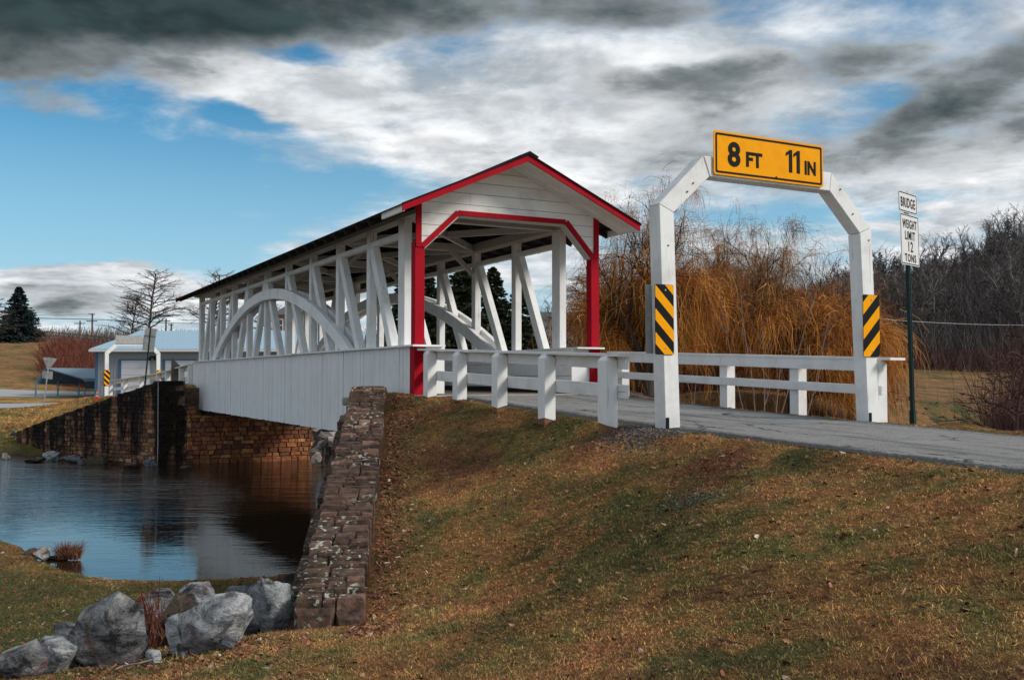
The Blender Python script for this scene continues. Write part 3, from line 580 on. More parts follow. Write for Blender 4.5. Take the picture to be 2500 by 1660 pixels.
# far abutment under the far end of the bridge
t = thing('stone_abutment', (7.0, 31.8, WZ), 'warm orange sandstone abutment wall under the far end of the white covered bridge', 'abutment')
def abt(s): x = 4.55 + s; return 0.43 if x < 5.36 else (-0.38 if x < 5.72 else -0.66)
stone_face(t, (5.40, 31.8), (1, 0), 4.0, lambda s: WZ - 0.15, lambda s: abt(s + 0.85), ABUTSTONE, rr=lambda: random.betavariate(1.5, 1.6), limit=220)
stone_face(t, (4.55, 31.8), (1, 0), 0.85, lambda s: WZ - 0.15, abt, WALLSTONE, rr=lambda: random.betavariate(1.5, 1.5), limit=80)
m = MB(); m.bx(4.58, 9.38, 31.83, 33.2, WZ - 0.8, -0.68); m.bx(4.58, 5.34, 31.84, 33.2, -0.68, 0.42); m.bx(5.34, 9.38, 32.7, 33.3, -0.68, 0.2); m.bx(5.34, 5.7, 31.84, 32.7, -0.68, -0.40); m.build('mortar_core', MORTAR_L, t)
m = MB(); m.bx(9.36, 9.6, 31.9, 33.4, WZ - 0.5, 0.1); m.build('side_face', MORTAR_L, t)
# far wing wall
t = thing('stone_wing_wall', (A2[0], A2[1], WZ), 'long sloping stone wing wall with black stains on the far bank', 'wall', 'stone wing walls of the bridge')
e2 = (A2 - B2) / L2
def wz(s): q = s / L2; return -1.40 + (0.43 + 1.40) * q ** 0.94
def wb(s): q = B2 + e2 * s; return max(WZ - 0.12, -1.75 - 0.4 * min(1, s / 4))
stone_face(t, B2, e2, L2, wb, wz, WALLSTONE, rr=lambda: random.betavariate(1.2, 1.5))
m = MB(); nn2 = np.cross(np.array([*e2, 0]), ZV)
P = []
for s_ in np.linspace(0, L2, 12):
    for off in (0.03, 0.55):
        for z_ in (WZ - 0.8, wz(s_) - 0.012): q = B2 + e2 * s_; P.append(np.array([q[0], q[1], z_]) - nn2 * off)
P = np.array(P).reshape(12, 4, 3); m.add(P.reshape(-1, 3), [f_ for i in range(11) for f_ in ((i * 4, (i + 1) * 4, (i + 1) * 4 + 1, i * 4 + 1), (i * 4 + 1, (i + 1) * 4 + 1, (i + 1) * 4 + 3, i * 4 + 3), (i * 4 + 3, (i + 1) * 4 + 3, (i + 1) * 4 + 2, i * 4 + 2))] + [(0, 1, 3, 2)]); m.build('mortar_core', MORTAR, t)
# pale drain strip down the corner of wing wall and abutment
m = MB(); m.tube([(4.53, 31.74, 0.40), (4.535, 31.735, -0.6), (4.545, 31.74, -1.4), (4.53, 31.73, WZ - 0.1)], 0.012, 6)
tag(m.build('drain_pipe', ALU, at=(4.53, 31.7, WZ)), 'thin white vertical pipe at the corner of the far stone walls', 'pipe')

# near wing wall: a stepped ridge of rough capping stones coming down towards the camera
t = thing('stone_wing_wall', (*off1(L1 * 0.5, -0.26), WZ), 'thick lichen spotted stone wing wall descending the grassy bank beside the bridge', 'wall', 'stone wing walls of the bridge')
d1 = (B1 - A1) / L1; n1 = np.array([d1[1], -d1[0]])
prof_px = [(858, 947), (844, 997), (832, 1052), (810, 1128), (780, 1238), (759, 1317), (735, 1420), (719, 1472)]
prof = []
for px, py in prof_px:
    r_ = ray(px, py); k_ = ((A1 - 0) @ n1) / (r_[:2] @ n1); p_ = EYEP + r_ * k_; prof.append(((p_[:2] - A1) @ d1, p_[2]))
prof.sort(); ps = np.array([a for a, b in prof]); pz = np.array([b for a, b in prof])
def wtop(s): return float(np.interp(s, ps, pz))
TW = 0.53; s = -0.25; si = 0
core = MB()
while s < L1 - 0.02:
    ln = random.choice((0.08, 0.10, 0.12, 0.15, 0.19)) * random.uniform(0.9, 1.15); s1 = min(s + ln, L1)
    if L1 - s1 < 0.08: s1 = L1
    cuts = sorted([0.0, TW] + ([random.uniform(0.17, 0.37)] if random.random() < 0.55 else [random.uniform(0.11, 0.22), random.uniform(0.31, 0.42)]))
    zt0 = wtop(s); zt1 = wtop(s1); zlow = lerp(zt0, zt1, 0.62)
    for a_, b_ in zip(cuts[:-1], cuts[1:]):
        parts = [(s, s1)] if random.random() < 0.75 or ln < 0.12 else [(s, (s + s1) / 2 - 0.004), ((s + s1) / 2 + 0.004, s1)]
        for sa, sb in parts:
            g = 0.007; over = random.uniform(-0.018, 0.018)
            zl = random.uniform(-0.010, 0.008); za, zb2 = wtop(sa) * 0.8 + float(zlow) * 0.2 + zl - 0.006, wtop(sb) * 0.8 + float(zlow) * 0.2 + zl + 0.006
            lo = a_ + g + (over if a_ == 0 else 0); hi = b_ - g + (random.uniform(-0.018, 0.018) if b_ == TW else 0)
            jj = lambda: random.uniform(-0.007, 0.007)
            P = []
            for ss, tt, zz in ((sb - g, lo, zb2), (sb - g, hi, zb2), (sa + g, hi, za), (sa + g, lo, za)):
                q = off1(ss + jj(), -tt + jj()); P.append((q[0], q[1], zz + jj()))
            # top face counter-clockwise from above; the stone runs down 0.3 m
            P = np.array(P); ar = np.cross(P[1] - P[0], P[2] - P[0])[2]
            if ar < 0: P = P[::-1]
            block(P, random.uniform(0.002, 0.012), 0.014, random.random() if s > 0.2 else random.uniform(0.8, 1.0), (0, 0, -0.33)).build('stone', CAPSTONE, t)
    s = s1
P = []
for s_ in np.linspace(-0.25, L1 - 0.03, 16):
    for tt in (0.02, TW - 0.02):
        q = off1(s_, -tt)
        for z_ in (-2.9, wtop(s_) - 0.055): P.append((q[0], q[1], z_))
m = MB(); m.add(P, [f_ for i in range(15) for f_ in ((i * 4, (i + 1) * 4, (i + 1) * 4 + 1, i * 4 + 1), (i * 4 + 1, (i + 1) * 4 + 1, (i + 1) * 4 + 3, i * 4 + 3), (i * 4 + 3, (i + 1) * 4 + 3, (i + 1) * 4 + 2, i * 4 + 2))] + [(60, 61, 63, 62)]); m.build('mortar_core', MORTAR_L, t)
for a_, b_, zt_, zb_ in ((0.0, 0.31, 0.0, -0.33), (0.325, TW, -0.03, -0.36)):      # the two big end stones
    zt_ += wtop(L1) - 0.05; zb_ = zt_ - 0.42; q0 = off1(L1 + 0.05, -a_); q1 = off1(L1 + 0.05, -b_)
    P = [(*q0, zb_), (*q1, zb_), (*q1, zt_), (*q0, zt_)]
    block(P, 0.03, 0.05, 0.7, np.array([*(-d1 * 0.35), 0])).build('stone', CAPSTONE, t)
# pond-side face of the near wing wall, seen only in the water
e1 = -d1
stone_face(t, off1(L1, 0.0), e1, L1 - 0.1, lambda s: WZ, lambda s: wtop(L1 - s) - 0.4, CAPSTONE, rowh=(0.2, 0.3), wid=(0.3, 0.6), limit=150)
# right-hand wing wall of the near abutment, behind the right guard fence
A3, B3 = np.array([9.75, 14.5]), np.array([12.6, 8.6])
t = thing('stone_wing_wall', (*A3, 0), 'low brown stone wall dropping away behind the right white guard fence', 'wall', 'stone wing walls of the bridge')
d3 = (B3 - A3) / np.linalg.norm(B3 - A3); n3 = np.array([-d3[1], d3[0]]); s = 0
while s < 6.4:
    ln = random.uniform(0.35, 0.7); zt0 = 0.30 - 0.30 * s
    for a_, b_ in ((0.0, 0.24), (0.25, 0.5)):
        P = [];
        for ss, tt in ((s + 0.01, a_), (s + 0.01, b_), (s + ln - 0.01, b_), (s + ln - 0.01, a_)):
            q = A3 + d3 * ss + n3 * tt; P.append((q[0], q[1], 0.30 - 0.21 * ss + random.uniform(-0.03, 0.03)))
        P = np.array(P)
        if np.cross(P[1] - P[0], P[2] - P[0])[2] < 0: P = P[::-1]
        block(P, 0.02, 0.03, random.uniform(0.4, 1), (0, 0, -0.5)).build('stone', CAPSTONE, t)
    s += ln
m = MB(); P = []
for s_ in (0, 6.4):
    for tt in (0.02, 0.48):
        q = A3 + d3 * s_ + n3 * tt
        for z_ in (-3.0, 0.2 - 0.21 * s_): P.append((q[0], q[1], z_))
m.add(P, [(0, 4, 5, 1), (1, 5, 7, 3), (3, 7, 6, 2), (4, 6, 7, 5)]); m.build('mortar_core', MORTAR_L, t)
# near abutment
t = thing('stone_abutment', (7.6, 15.6, WZ), 'stone abutment under the near end of the bridge behind the wing wall', 'abutment')
m = MB(); m.bx(4.98, 10.3, 14.75, 16.1, -3.2, -0.62); m.bx(5.3, 9.95, 14.75, 15.3, -0.62, 0.05); m.build('mortar_core', MORTAR_L, t)
stone_face(t, (4.97, 16.1), (0, -1), 1.35, lambda s: WZ - 0.15, lambda s: -0.62, WALLSTONE, rowh=(0.15, 0.24), wid=(0.2, 0.45), limit=80)
stone_face(t, (10.3, 16.11), (-1, 0), 5.3, lambda s: WZ - 0.15, lambda s: -0.64, WALLSTONE, rowh=(0.18, 0.28), wid=(0.3, 0.6), limit=150)
m = MB(); m.bx(4.9, 5.86, 14.46, 15.0, 0.10, 0.235); m.build('slab', CONCRETE, t, bevel=0.02)
m = MB(); m.bx(5.35, 5.62, 15.0, 15.4, 0.1, 0.40); m.build('stone', CAPSTONE, t, bevel=0.02)
m = MB(); m.bx(5.86, 9.5, 14.16, 14.46, 0.05, 0.262); m.build('sill_slab', CONCRETE, t, bevel=0.02)
# ------------------------------------------------------------------ the covered bridge
XC, XL, XR, DECK = 7.66, 5.93, 9.39, 0.27
Y0, Y1, YF = 14.5, 33.9, 13.9                      # portal plane, far portal, front of the roof overhang
br = thing('covered_bridge', (XC, 14.5, DECK), 'white timber covered bridge with red portal trim and open arched trusses over the pond', 'bridge')
def mx(x): return 2 * XC - x
ZCAP, ZBOT = 1.03, -0.50
PY = [15.48, 17.13, 18.96, 20.84, 22.83, 24.83, 26.76, 28.62, 30.23, 31.83, 33.6]     # truss posts
def rz_(x): return 3.14 + (min(x, mx(x)) - 5.47) * 0.447                                # underside of the roof sheet
for side in (0, 1):
    S = (lambda x: x) if side == 0 else mx
    # vertical siding boards
    y = Y0 + 0.16 if side == 0 else Y0
    while y < Y1 - 0.02:
        w = random.uniform(0.12, 0.22) if side == 0 else 0.3; gp = random.choice((0.002, 0.003, 0.003, 0.004, 0.008)); ye = min(y + w, Y1); m = MB()
        if Y1 - ye < 0.1: ye = Y1
        zb = ZBOT + random.uniform(-0.008, 0.008) - (0.42 if y > Y1 - 0.5 else 0) + (0.03 if Y1 - 1.0 < y < Y1 - 0.5 else 0)
        jx = random.uniform(0, 0.012)
        if side == 0: m.bx(XL - jx, XL + 0.025, y + gp, ye - 0.002, zb, ZCAP)
        else: m.bx(XR - 0.025, XR + jx, y + 0.003, ye - 0.003, zb, ZCAP)
        m.build('siding_board', WHITE_S, br); y = ye
    m = MB(); n_ = 12; yy = np.linspace(Y0 - 0.10, Y1 + 0.02, n_)
    for i in range(n_ - 1):
        xs = sorted((S(5.86), S(6.42))); dz = random.uniform(-0.004, 0.004)
        m.bx(xs[0], xs[1], yy[i] + 0.002, yy[i + 1] - 0.002, ZCAP + 0.002 + dz, ZCAP + 0.032 + dz)
    m.build('cap_board', WHITE_Y, br)
    # inner boarding: wide horizontal planks along the roadway
    for k_, (za, zb) in enumerate(((0.36, 0.565), (0.572, 0.79), (0.797, 1.026))):
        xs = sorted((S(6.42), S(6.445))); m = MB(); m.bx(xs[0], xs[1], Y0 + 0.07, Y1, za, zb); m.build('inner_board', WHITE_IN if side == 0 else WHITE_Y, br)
    # posts
    for i, py in enumerate(PY):
        hw = 0.14 if i in (0, 10) else 0.085; m = MB(); xs = sorted((S(6.08), S(6.22))); top = 3.2
        m.bx(xs[0], xs[1], py - hw, py + hw, -0.35, top); m.build('post', WHITE, br, bevel=0.008)
    # diagonals, falling from the middle outwards
    for i in range(10):
        if i < 5: top, foot = PY[i + 1], PY[i]
        else: top, foot = PY[i], PY[i + 1]
        sg = 1 if i < 5 else -1; a = (S(6.15), top - sg * 0.13, 2.90); b = (S(6.15), foot + sg * 0.17, 0.35)
        m = MB(); m.bar(a, b, 0.135, 0.19, (0, 1, 0)); m.build('diagonal_brace', WHITE, br, bevel=0.006)
    # twin arches, one on each side of the posts
    for xa, xb in ((5.965, 6.075), (6.225, 6.335)):
        xs = sorted((S(xa), S(xb))); m = MB(); n_ = 30; pr_ = []
        for q in np.linspace(-9.3, 9.3, n_):
            yc = 24.42 + q; zc = 2.58 - 1.67 * (abs(q) / 6.65) ** 2.0; sl = -2 * 1.67 * q / 6.65 ** 2; nl = sqrt(1 + sl * sl); ny, nz = -sl / nl, 1 / nl
            pr_.append(((yc + ny * 0.125, zc + nz * 0.125), (yc - ny * 0.125, zc - nz * 0.125)))
        V = [];
        for (a, b) in pr_:
            if xs[0] < 0: pass
            V += [(xs[0], a[0], a[1]), (xs[1], a[0], a[1]), (xs[1], b[0], b[1]), (xs[0], b[0], b[1])]
        Fc = [(i * 4 + j, i * 4 + (j + 1) % 4, (i + 1) * 4 + (j + 1) % 4, (i + 1) * 4 + j) for i in range(n_ - 1) for j in range(4)] + [(0, 1, 2, 3), tuple(range(n_ * 4 - 1, n_ * 4 - 5, -1))]
        keep = [f for f in Fc if np.mean([V[q][2] for q in f]) > -0.45]
        m.add(V, keep, 0.2); m.build('arch', WHITE, br, bevel=0.006)
    xs = sorted((S(6.085), S(6.2)))
    for i in range(10):        # upper rail between the posts
        m = MB(); m.bx(xs[0], xs[1], PY[i] + (0.14 if i == 0 else 0.085), PY[i + 1] - 0.085, 2.91, 3.0); m.build('upper_rail', WHITE_Y, br, bevel=0.005)
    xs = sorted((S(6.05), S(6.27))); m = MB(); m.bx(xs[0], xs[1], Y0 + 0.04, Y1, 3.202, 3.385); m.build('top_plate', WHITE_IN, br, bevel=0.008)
    # lower chord and floor sill seen in the gap under the siding
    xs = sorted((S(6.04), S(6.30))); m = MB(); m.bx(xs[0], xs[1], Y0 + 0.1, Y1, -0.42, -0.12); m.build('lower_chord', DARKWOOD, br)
    # red corner post and the wider red foot below the cap
    xs = sorted((S(5.92), S(6.09))); m = MB(); m.bx(xs[0], xs[1], Y0 - 0.02, Y0 + 0.14, ZCAP + 0.036, 2.70); m.build('corner_post', RED, br, bevel=0.006)
    xs = sorted((S(5.915), S(6.13)));
    for ya, yb, xa, xb in ((Y0 - 0.03, Y0 + 0.16, 5.912, 5.955),): m = MB(); x_ = sorted((S(xa), S(xb))); m.bx(x_[0], x_[1], ya, yb, 0.24, ZCAP); m.build('red_corner_board', RED, br)
    x_ = sorted((S(5.957), S(6.10))); m = MB(); m.bx(x_[0], x_[1], Y0 - 0.028, Y0 + 0.02, 0.24, ZCAP); m.build('red_front_board', RED, br)
    x_ = sorted((S(6.10), S(6.46))); m = MB(); m.bx(x_[0], x_[1], Y0 + 0.03, Y0 + 0.06, 0.28, ZCAP); m.build('end_board', WHITE, br)
    x_ = sorted((S(5.935), S(6.03))); m = MB(); m.bx(x_[0], x_[1], Y0 - 0.035, Y0 - 0.006, 2.62, rz_(6.0) - 0.01); m.build('corner_trim', RED, br)
# portal gable: horizontal boards cut to the roof and to the opening
OPEN = [(6.10, 2.62), (6.68, 3.18), (8.72, 3.18), (9.22, 2.62)]
def clip(poly, a, b, c):     # keep a*x + b*z <= c
    out = []
    for i in range(len(poly)):
        p, q = poly[i], poly[(i + 1) % len(poly)]; fp, fq = a * p[0] + b * p[1] - c, a * q[0] + b * q[1] - c
        if fp <= 0: out.append(p)
        if fp * fq < 0: t_ = fp / (fp - fq); out.append((p[0] + (q[0] - p[0]) * t_, p[1] + (q[1] - p[1]) * t_))
    return out
SL = 0.447
def gable(yfront, yback, mat, zmin=2.62):
    z = zmin; k_ = 0
    while z < 4.12:
        h = 0.56 / 3; z1 = z + h; quad = [(5.95, z + 0.004), (9.37, z + 0.004), (9.37, z1 - 0.004), (5.95, z1 - 0.004)]
        q = clip(clip(quad, -SL, 1, 3.13 - 5.47 * SL), SL, 1, 3.13 + mx(5.47) * SL)
        pieces = []
        if z < 3.17:
            e_l = (6.68 - 6.10) / 0.56; l = clip(q, 1, -e_l, 6.10 - e_l * 2.62); e_r = (9.22 - 8.72) / 0.56; r = clip(q, -1, -e_r, -(9.22 + e_r * 2.62))
            pass
            pieces = [l, r]
        else:
            js = [6.9, 8.1, 7.5, 8.6]; j_ = js[k_ % 4]; pieces = [clip(q, 1, 0, j_ - 0.002), clip(q, -1, 0, -(j_ + 0.002))] if k_ % 2 == 0 and z < 3.8 else [q]
        for p in pieces:
            if len(p) > 2: m = MB(); o = random.uniform(-0.004, 0.004); m.prism(p, 'y', yfront + o, yback); m.build('gable_board', mat, br)
        z = z1; k_ += 1
gable(Y0, Y0 + 0.025, WHITE_X); m = MB(); m.prism([(6.0, 3.19), (9.32, 3.19), (9.32, 3.36), (XC, 4.09), (6.0, 3.36)], 'y', Y0 + 0.03, Y0 + 0.05); m.build('gable_gap_dark_sheet', DARKWOOD, br); gable(Y1 - 0.025, Y1, WHITE_X, 3.18)  # added dark sheet stands for the unlit interior behind the board gaps
# red trim round the portal opening, with the white reveal behind it
tr = [(6.035, 2.62), (6.10, 2.62), (6.68, 3.18), (8.72, 3.18), (9.22, 2.62), (9.285, 2.62)]
def strip(name, a, b, wdt, y0, y1, mat):
    d = np.array([b[0] - a[0], b[1] - a[1]]); d /= np.linalg.norm(d); n = np.array([-d[1], d[0]]) * wdt; n = n if n[1] >= 0 else -n
    m = MB(); m.prism([a, b, (b[0] + n[0], b[1] + n[1]), (a[0] + n[0], a[1] + n[1])], 'y', y0, y1); m.build(name, mat, br)
strip('portal_trim', (6.685, 3.18), (8.715, 3.18), 0.078, Y0 - 0.03, Y0 - 0.006, RED)
strip('portal_trim', (6.075, 2.60), (6.70, 3.19), 0.085, Y0 - 0.034, Y0 - 0.007, RED); strip('portal_trim', (8.70, 3.19), (9.245, 2.60), 0.085, Y0 - 0.034, Y0 - 0.007, RED)
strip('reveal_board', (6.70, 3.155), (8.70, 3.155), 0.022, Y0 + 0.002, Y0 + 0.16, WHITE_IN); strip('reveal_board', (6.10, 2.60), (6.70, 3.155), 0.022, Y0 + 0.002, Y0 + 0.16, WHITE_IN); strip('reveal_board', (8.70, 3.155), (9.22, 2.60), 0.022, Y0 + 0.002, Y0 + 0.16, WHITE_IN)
# roof: corrugated sheets on purlins, rafters with exposed tails, red barge boards, soffit
RX0 = 5.44
def roof_sheet(side):
    ny = 1750; yy = np.linspace(YF - 0.04, Y1 + 0.75, ny); wv = np.where((np.arange(ny) // 3) % 2 == 0, 0.009, -0.009) * 1.0
    xs = np.array([RX0, 6.2, 7.0, XC]); xs = xs if side == 0 else mx(xs); V = []
    for x in xs: V.append(np.stack([np.full(ny, x), yy, np.full(ny, rz_(x) + 0.035) + wv], -1))
    V = np.concatenate(V); J = np.arange(len(xs) * ny).reshape(len(xs), ny); FF = np.stack([J[:-1, :-1], J[1:, :-1], J[1:, 1:], J[:-1, 1:]], -1).reshape(-1, 4)
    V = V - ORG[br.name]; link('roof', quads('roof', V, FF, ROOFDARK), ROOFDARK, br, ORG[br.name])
for side in (0, 1):
    S = (lambda x: x) if side == 0 else mx
    roof_sheet(side)
    y = Y0 + 0.35; 
    while y < Y1 + 0.6:        # rafters
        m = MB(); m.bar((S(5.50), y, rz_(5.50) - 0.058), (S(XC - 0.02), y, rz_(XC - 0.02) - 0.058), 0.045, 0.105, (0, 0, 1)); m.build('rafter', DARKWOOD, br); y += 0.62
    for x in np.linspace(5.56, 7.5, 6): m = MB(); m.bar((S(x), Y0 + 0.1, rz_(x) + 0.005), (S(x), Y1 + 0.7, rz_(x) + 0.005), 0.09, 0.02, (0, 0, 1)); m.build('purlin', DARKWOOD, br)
    # barge board on the front verge, black drip edge over it
    a, b = (S(5.47), rz_(5.47) - 0.075), (S(XC), rz_(XC) - 0.075)
    m = MB(); m.prism([a, b, (b[0], b[1] + 0.105), (a[0], a[1] + 0.105)], 'y', YF - 0.025, YF); m.build('barge_board', RED, br)
    m = MB(); m.prism([(a[0], a[1] + 0.108), (b[0], b[1] + 0.108), (b[0], b[1] + 0.128), (a[0], a[1] + 0.128)], 'y', YF - 0.05, YF + 0.02); m.build('drip_edge', BLACK, br)
    m = MB(); m.prism([a, b, (b[0], b[1] + 0.105), (a[0], a[1] + 0.105)], 'y', Y1 + 0.72, Y1 + 0.745); m.build('far_barge_board', RED, br)
    n_s = 4; wd = (Y0 - YF) / n_s
    for q in range(n_s):
        ya, yb = YF + wd * q + 0.004, YF + wd * (q + 1) - 0.004; m = MB(); x0, x1 = S(5.50), S(XC - 0.005)
        m.prism([(x0, rz_(x0) - 0.06), (x1, rz_(x1) - 0.06), (x1, rz_(x1) - 0.035), (x0, rz_(x0) - 0.035)], 'y', ya, yb); m.build('soffit_board', WHITE_X, br)
    m = MB(); x0, x1 = sorted((S(5.48), S(5.52))); m.bx(x0, x1, YF + 0.005, Y0 + 0.32, rz_(5.5) - 0.085, rz_(5.5) + 0.018); m.build('eave_board', WHITE_X, br)
m = MB(); m.prism([(XC - 0.16, rz_(XC) - 0.005), (XC, rz_(XC) + 0.07), (XC + 0.16, rz_(XC) - 0.005), (XC + 0.16, rz_(XC) + 0.015), (XC, rz_(XC) + 0.09), (XC - 0.16, rz_(XC) + 0.015)], 'y', YF - 0.06, Y1 + 0.75); m.build('ridge_cap', ROOFDARK, br)
# overhead framing: tie beams and X bracing between the plates
for i in (0, 2, 4, 6, 8, 10):
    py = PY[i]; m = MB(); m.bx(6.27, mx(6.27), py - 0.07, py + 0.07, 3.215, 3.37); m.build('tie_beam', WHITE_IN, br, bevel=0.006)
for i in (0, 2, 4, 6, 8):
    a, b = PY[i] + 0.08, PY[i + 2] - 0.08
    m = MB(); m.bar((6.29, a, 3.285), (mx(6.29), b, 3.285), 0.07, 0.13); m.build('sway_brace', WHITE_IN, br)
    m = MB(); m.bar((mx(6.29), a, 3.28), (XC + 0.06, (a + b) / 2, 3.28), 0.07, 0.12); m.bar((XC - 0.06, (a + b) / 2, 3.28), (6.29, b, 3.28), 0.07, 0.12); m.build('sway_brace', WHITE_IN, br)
# knee braces
for i in (2, 4, 6, 8):
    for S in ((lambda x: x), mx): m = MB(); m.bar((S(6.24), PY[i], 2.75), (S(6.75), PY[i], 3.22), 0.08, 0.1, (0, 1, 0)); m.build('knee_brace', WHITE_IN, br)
# floor: crosswise planks, floor beams, black under-girders on the seats
y = Y0 - 0.03
while y < Y1:
    m = MB(); m.bx(6.46, mx(6.46), y + 0.004, y + 0.236, DECK - 0.07, DECK - 0.003 + random.uniform(-0.003, 0.003)); m.build('floor_plank', PLANK, br); y += 0.24
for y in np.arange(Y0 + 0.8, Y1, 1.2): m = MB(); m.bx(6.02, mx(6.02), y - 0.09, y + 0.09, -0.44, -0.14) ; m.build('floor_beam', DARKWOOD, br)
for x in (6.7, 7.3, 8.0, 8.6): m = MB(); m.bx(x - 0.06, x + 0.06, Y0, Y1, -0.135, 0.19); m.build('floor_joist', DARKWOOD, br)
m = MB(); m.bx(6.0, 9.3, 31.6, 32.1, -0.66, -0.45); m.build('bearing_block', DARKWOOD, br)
for s in np.linspace(15.5, 33, 9): m = MB(); m.box((6.2, s, -0.52), (0.25, 0.14, 0.12)); m.build('packing_block', GREYWOOD, br)
for x in (6.36, 8.96): m = MB(); m.bx(x - 0.07 if x < 7 else x - 0.07, x + 0.07, Y0 + 0.3, Y1, DECK + 0.0, DECK + 0.10) ; m.build('wheel_guard', DARKWOOD, br, bevel=0.01)
for i in (1, 3, 5): 
    m = MB(); m.tube([(6.6, PY[i] + 0.1, 3.18), (6.6, PY[i] + 0.18, 3.08)], [0.03, 0.07], 8); o = m.build('flood_lamp', GALV, br)

# ------------------------------------------------------------------ clearance bars
def rivet(m, p, r=0.008): m.box(p, (r * 2, 0.008, r * 2))
def bar_frame(loc_y, x0, zbase, label, shift=0.0, lean=0.07):
    """a white timber frame over the road; x0 left outer face at the base"""
    t = thing('clearance_bar', (x0 + 1.6, loc_y, zbase), label, 'height bar', 'height bars over the road')
    dz = zbase; y0, y1 = loc_y, loc_y + 0.19
    X = lambda x: x - 6.32 + x0
    def piece(name, poly, yo=0.0): m = MB(); m.prism([(X(a), b + dz) for a, b in poly], 'y', y0 + yo, y1 - yo); return m.build(name, WHITE, t, bevel=0.007)
    piece('post', [(6.32, -0.12), (6.515, -0.12), (6.445, 2.305), (6.25, 2.385)])
    piece('post', [(9.325, -0.12), (9.52, -0.12), (9.415, 2.355), (9.22, 2.275)])
    piece('brace', [(6.25, 2.39), (6.445, 2.31), (6.935, 2.745), (6.85, 2.965)], 0.004)
    piece('brace', [(9.22, 2.28), (9.415, 2.36), (8.765, 2.965), (8.735, 2.745)], 0.004)
    piece('beam', [(6.938, 2.745), (8.732, 2.745), (8.762, 2.965), (6.853, 2.965)])
    return t, X, y0, y1
def plate(m, poly, y0, y1): m.prism(poly, 'y', y0, y1)
def marker(x0, x1, z0, z1, y, label, slope, face=-1, group='striped warning plates'):
    """striped object marker; slope +1: stripes fall to the right seen from the camera"""
    t = thing('warning_plate', ((x0 + x1) / 2, y, z0), label, 'warning sign', group)
    m = MB(); m.prism(rrect(x0, x1, z0, z1, 0.02), 'y', y - 0.004, y); m.build('plate', BLACK, t)
    m = MB(); w_, h_ = x1 - x0, z1 - z0; pad = 0.003; R_ = rrect(x0 + pad, x1 - pad, z0 + pad, z1 - pad, 0.018); pitch = h_ * (0.335 if slope > 0 else 0.40)
    m2 = MB()
    for k_ in range(-4, 8):
        c = z1 - h_ * (0.17 if slope > 0 else 0.33) - (k_ - 3) * pitch
        s_ = -slope * 0.98; wid = pitch * 0.50          # band  c <= z - s*x' <= c + wid
        p = clip(R_, s_, -1, s_ * x0 - c); 
        if len(p) > 2: p = clip(p, -s_, 1, -s_ * x0 + c + wid)
        if len(p) > 2: m2.prism(p, 'y', y - 0.0065, y - 0.0042)
    m2.build('stripes', YELLOW, t)
    for z in (z0 + 0.07, z1 - 0.06): m = MB(); m.tube([((x0 + x1) / 2 + 0.01, y - 0.012, z), ((x0 + x1) / 2 + 0.01, y - 0.004, z)], 0.009, 8); m.build('screw', SCREW, t)
    return t
t, X, y0, y1 = bar_frame(8.45, 6.315, 0.0, 'white timber clearance bar over the near approach road carrying the yellow sign')
for px in (6.42, 9.43):       # dark slots where the posts sit on their footings
    m = MB(); m.bx(px - 0.105, px - 0.065, 8.442, 8.47, -0.02, 0.12); m.build('foot_slot', BLACK, t)
m = MB()
for px, z in ((6.36, 1.95), (6.7, 2.65), (6.62, 2.55), (9.36, 2.2), (8.9, 2.78), (9.1, 2.5)): m.tube([(px, 8.442, z), (px, 8.46, z)], 0.010, 6)
m.build('bolt_heads', GREYWOOD, t)
cs = thing('clearance_sign', (7.78, 8.42, 2.77), 'yellow clearance sign reading 8FT 11IN on top of the near white bar', 'sign')
SX0, SX1, SZ0, SZ1 = 6.97, 8.60, 2.772, 3.26
m = MB(); m.prism(rrect(SX0, SX1, SZ0, SZ1, 0.03), 'y', 8.428, 8.436); m.build('panel', YELLOW, cs)
outer = rrect(SX0 + 0.022, SX1 - 0.022, SZ0 + 0.022, SZ1 - 0.022, 0.022); inner = rrect(SX0 + 0.045, SX1 - 0.045, SZ0 + 0.045, SZ1 - 0.045, 0.012)
m = MB(); n_ = len(outer); V = [(a, 8.4255, b) for a, b in outer] + [(a, 8.4255, b) for a, b in inner]; m.add(V, [(i, (i + 1) % n_, (i + 1) % n_ + n_, i + n_) for i in range(n_)]); m.build('border', BLACK, cs)
def TM(x, y, z): return Matrix.Translation((x, y, z)) @ Matrix.Rotation(pi / 2, 4, 'X')
zb_ = SZ0 + 0.125
text_obj('8', 0.365, TM(7.255, 8.4262, zb_ - 0.003), BLACK, cs, 'numeral', 0.98, 0.012)
text_obj('FT', 0.225, TM(7.54, 8.4262, zb_ + 0.01), BLACK, cs, 'lettering', 1.0, 0.008)
def one(x): m = MB(); h = 0.262; m.prism([(x, zb_), (x + 0.05, zb_), (x + 0.05, zb_ + h), (x + 0.014, zb_ + h), (x - 0.048, zb_ + h * 0.84), (x - 0.048, zb_ + h * 0.70), (x, zb_ + h * 0.81)], 'y', 8.4245, 8.4265); m.build('numeral', BLACK, cs)
one(8.066); one(8.184)
text_obj('IN', 0.215, TM(8.395, 8.4262, zb_ + 0.005), BLACK, cs, 'lettering', 0.84, 0.008)
m = MB(); m.tube([(7.87, 8.418, SZ0 + 0.05), (7.87, 8.428, SZ0 + 0.05)], 0.009, 8); m.build('screw', BLACK, cs)
marker(6.175, 6.42, 0.785, 1.53, 8.443, 'black and yellow striped plate on the left post of the near clearance bar', 1)
marker(9.235, 9.515, 0.79, 1.54, 8.443, 'black and yellow striped plate on the right post of the near clearance bar', -1)
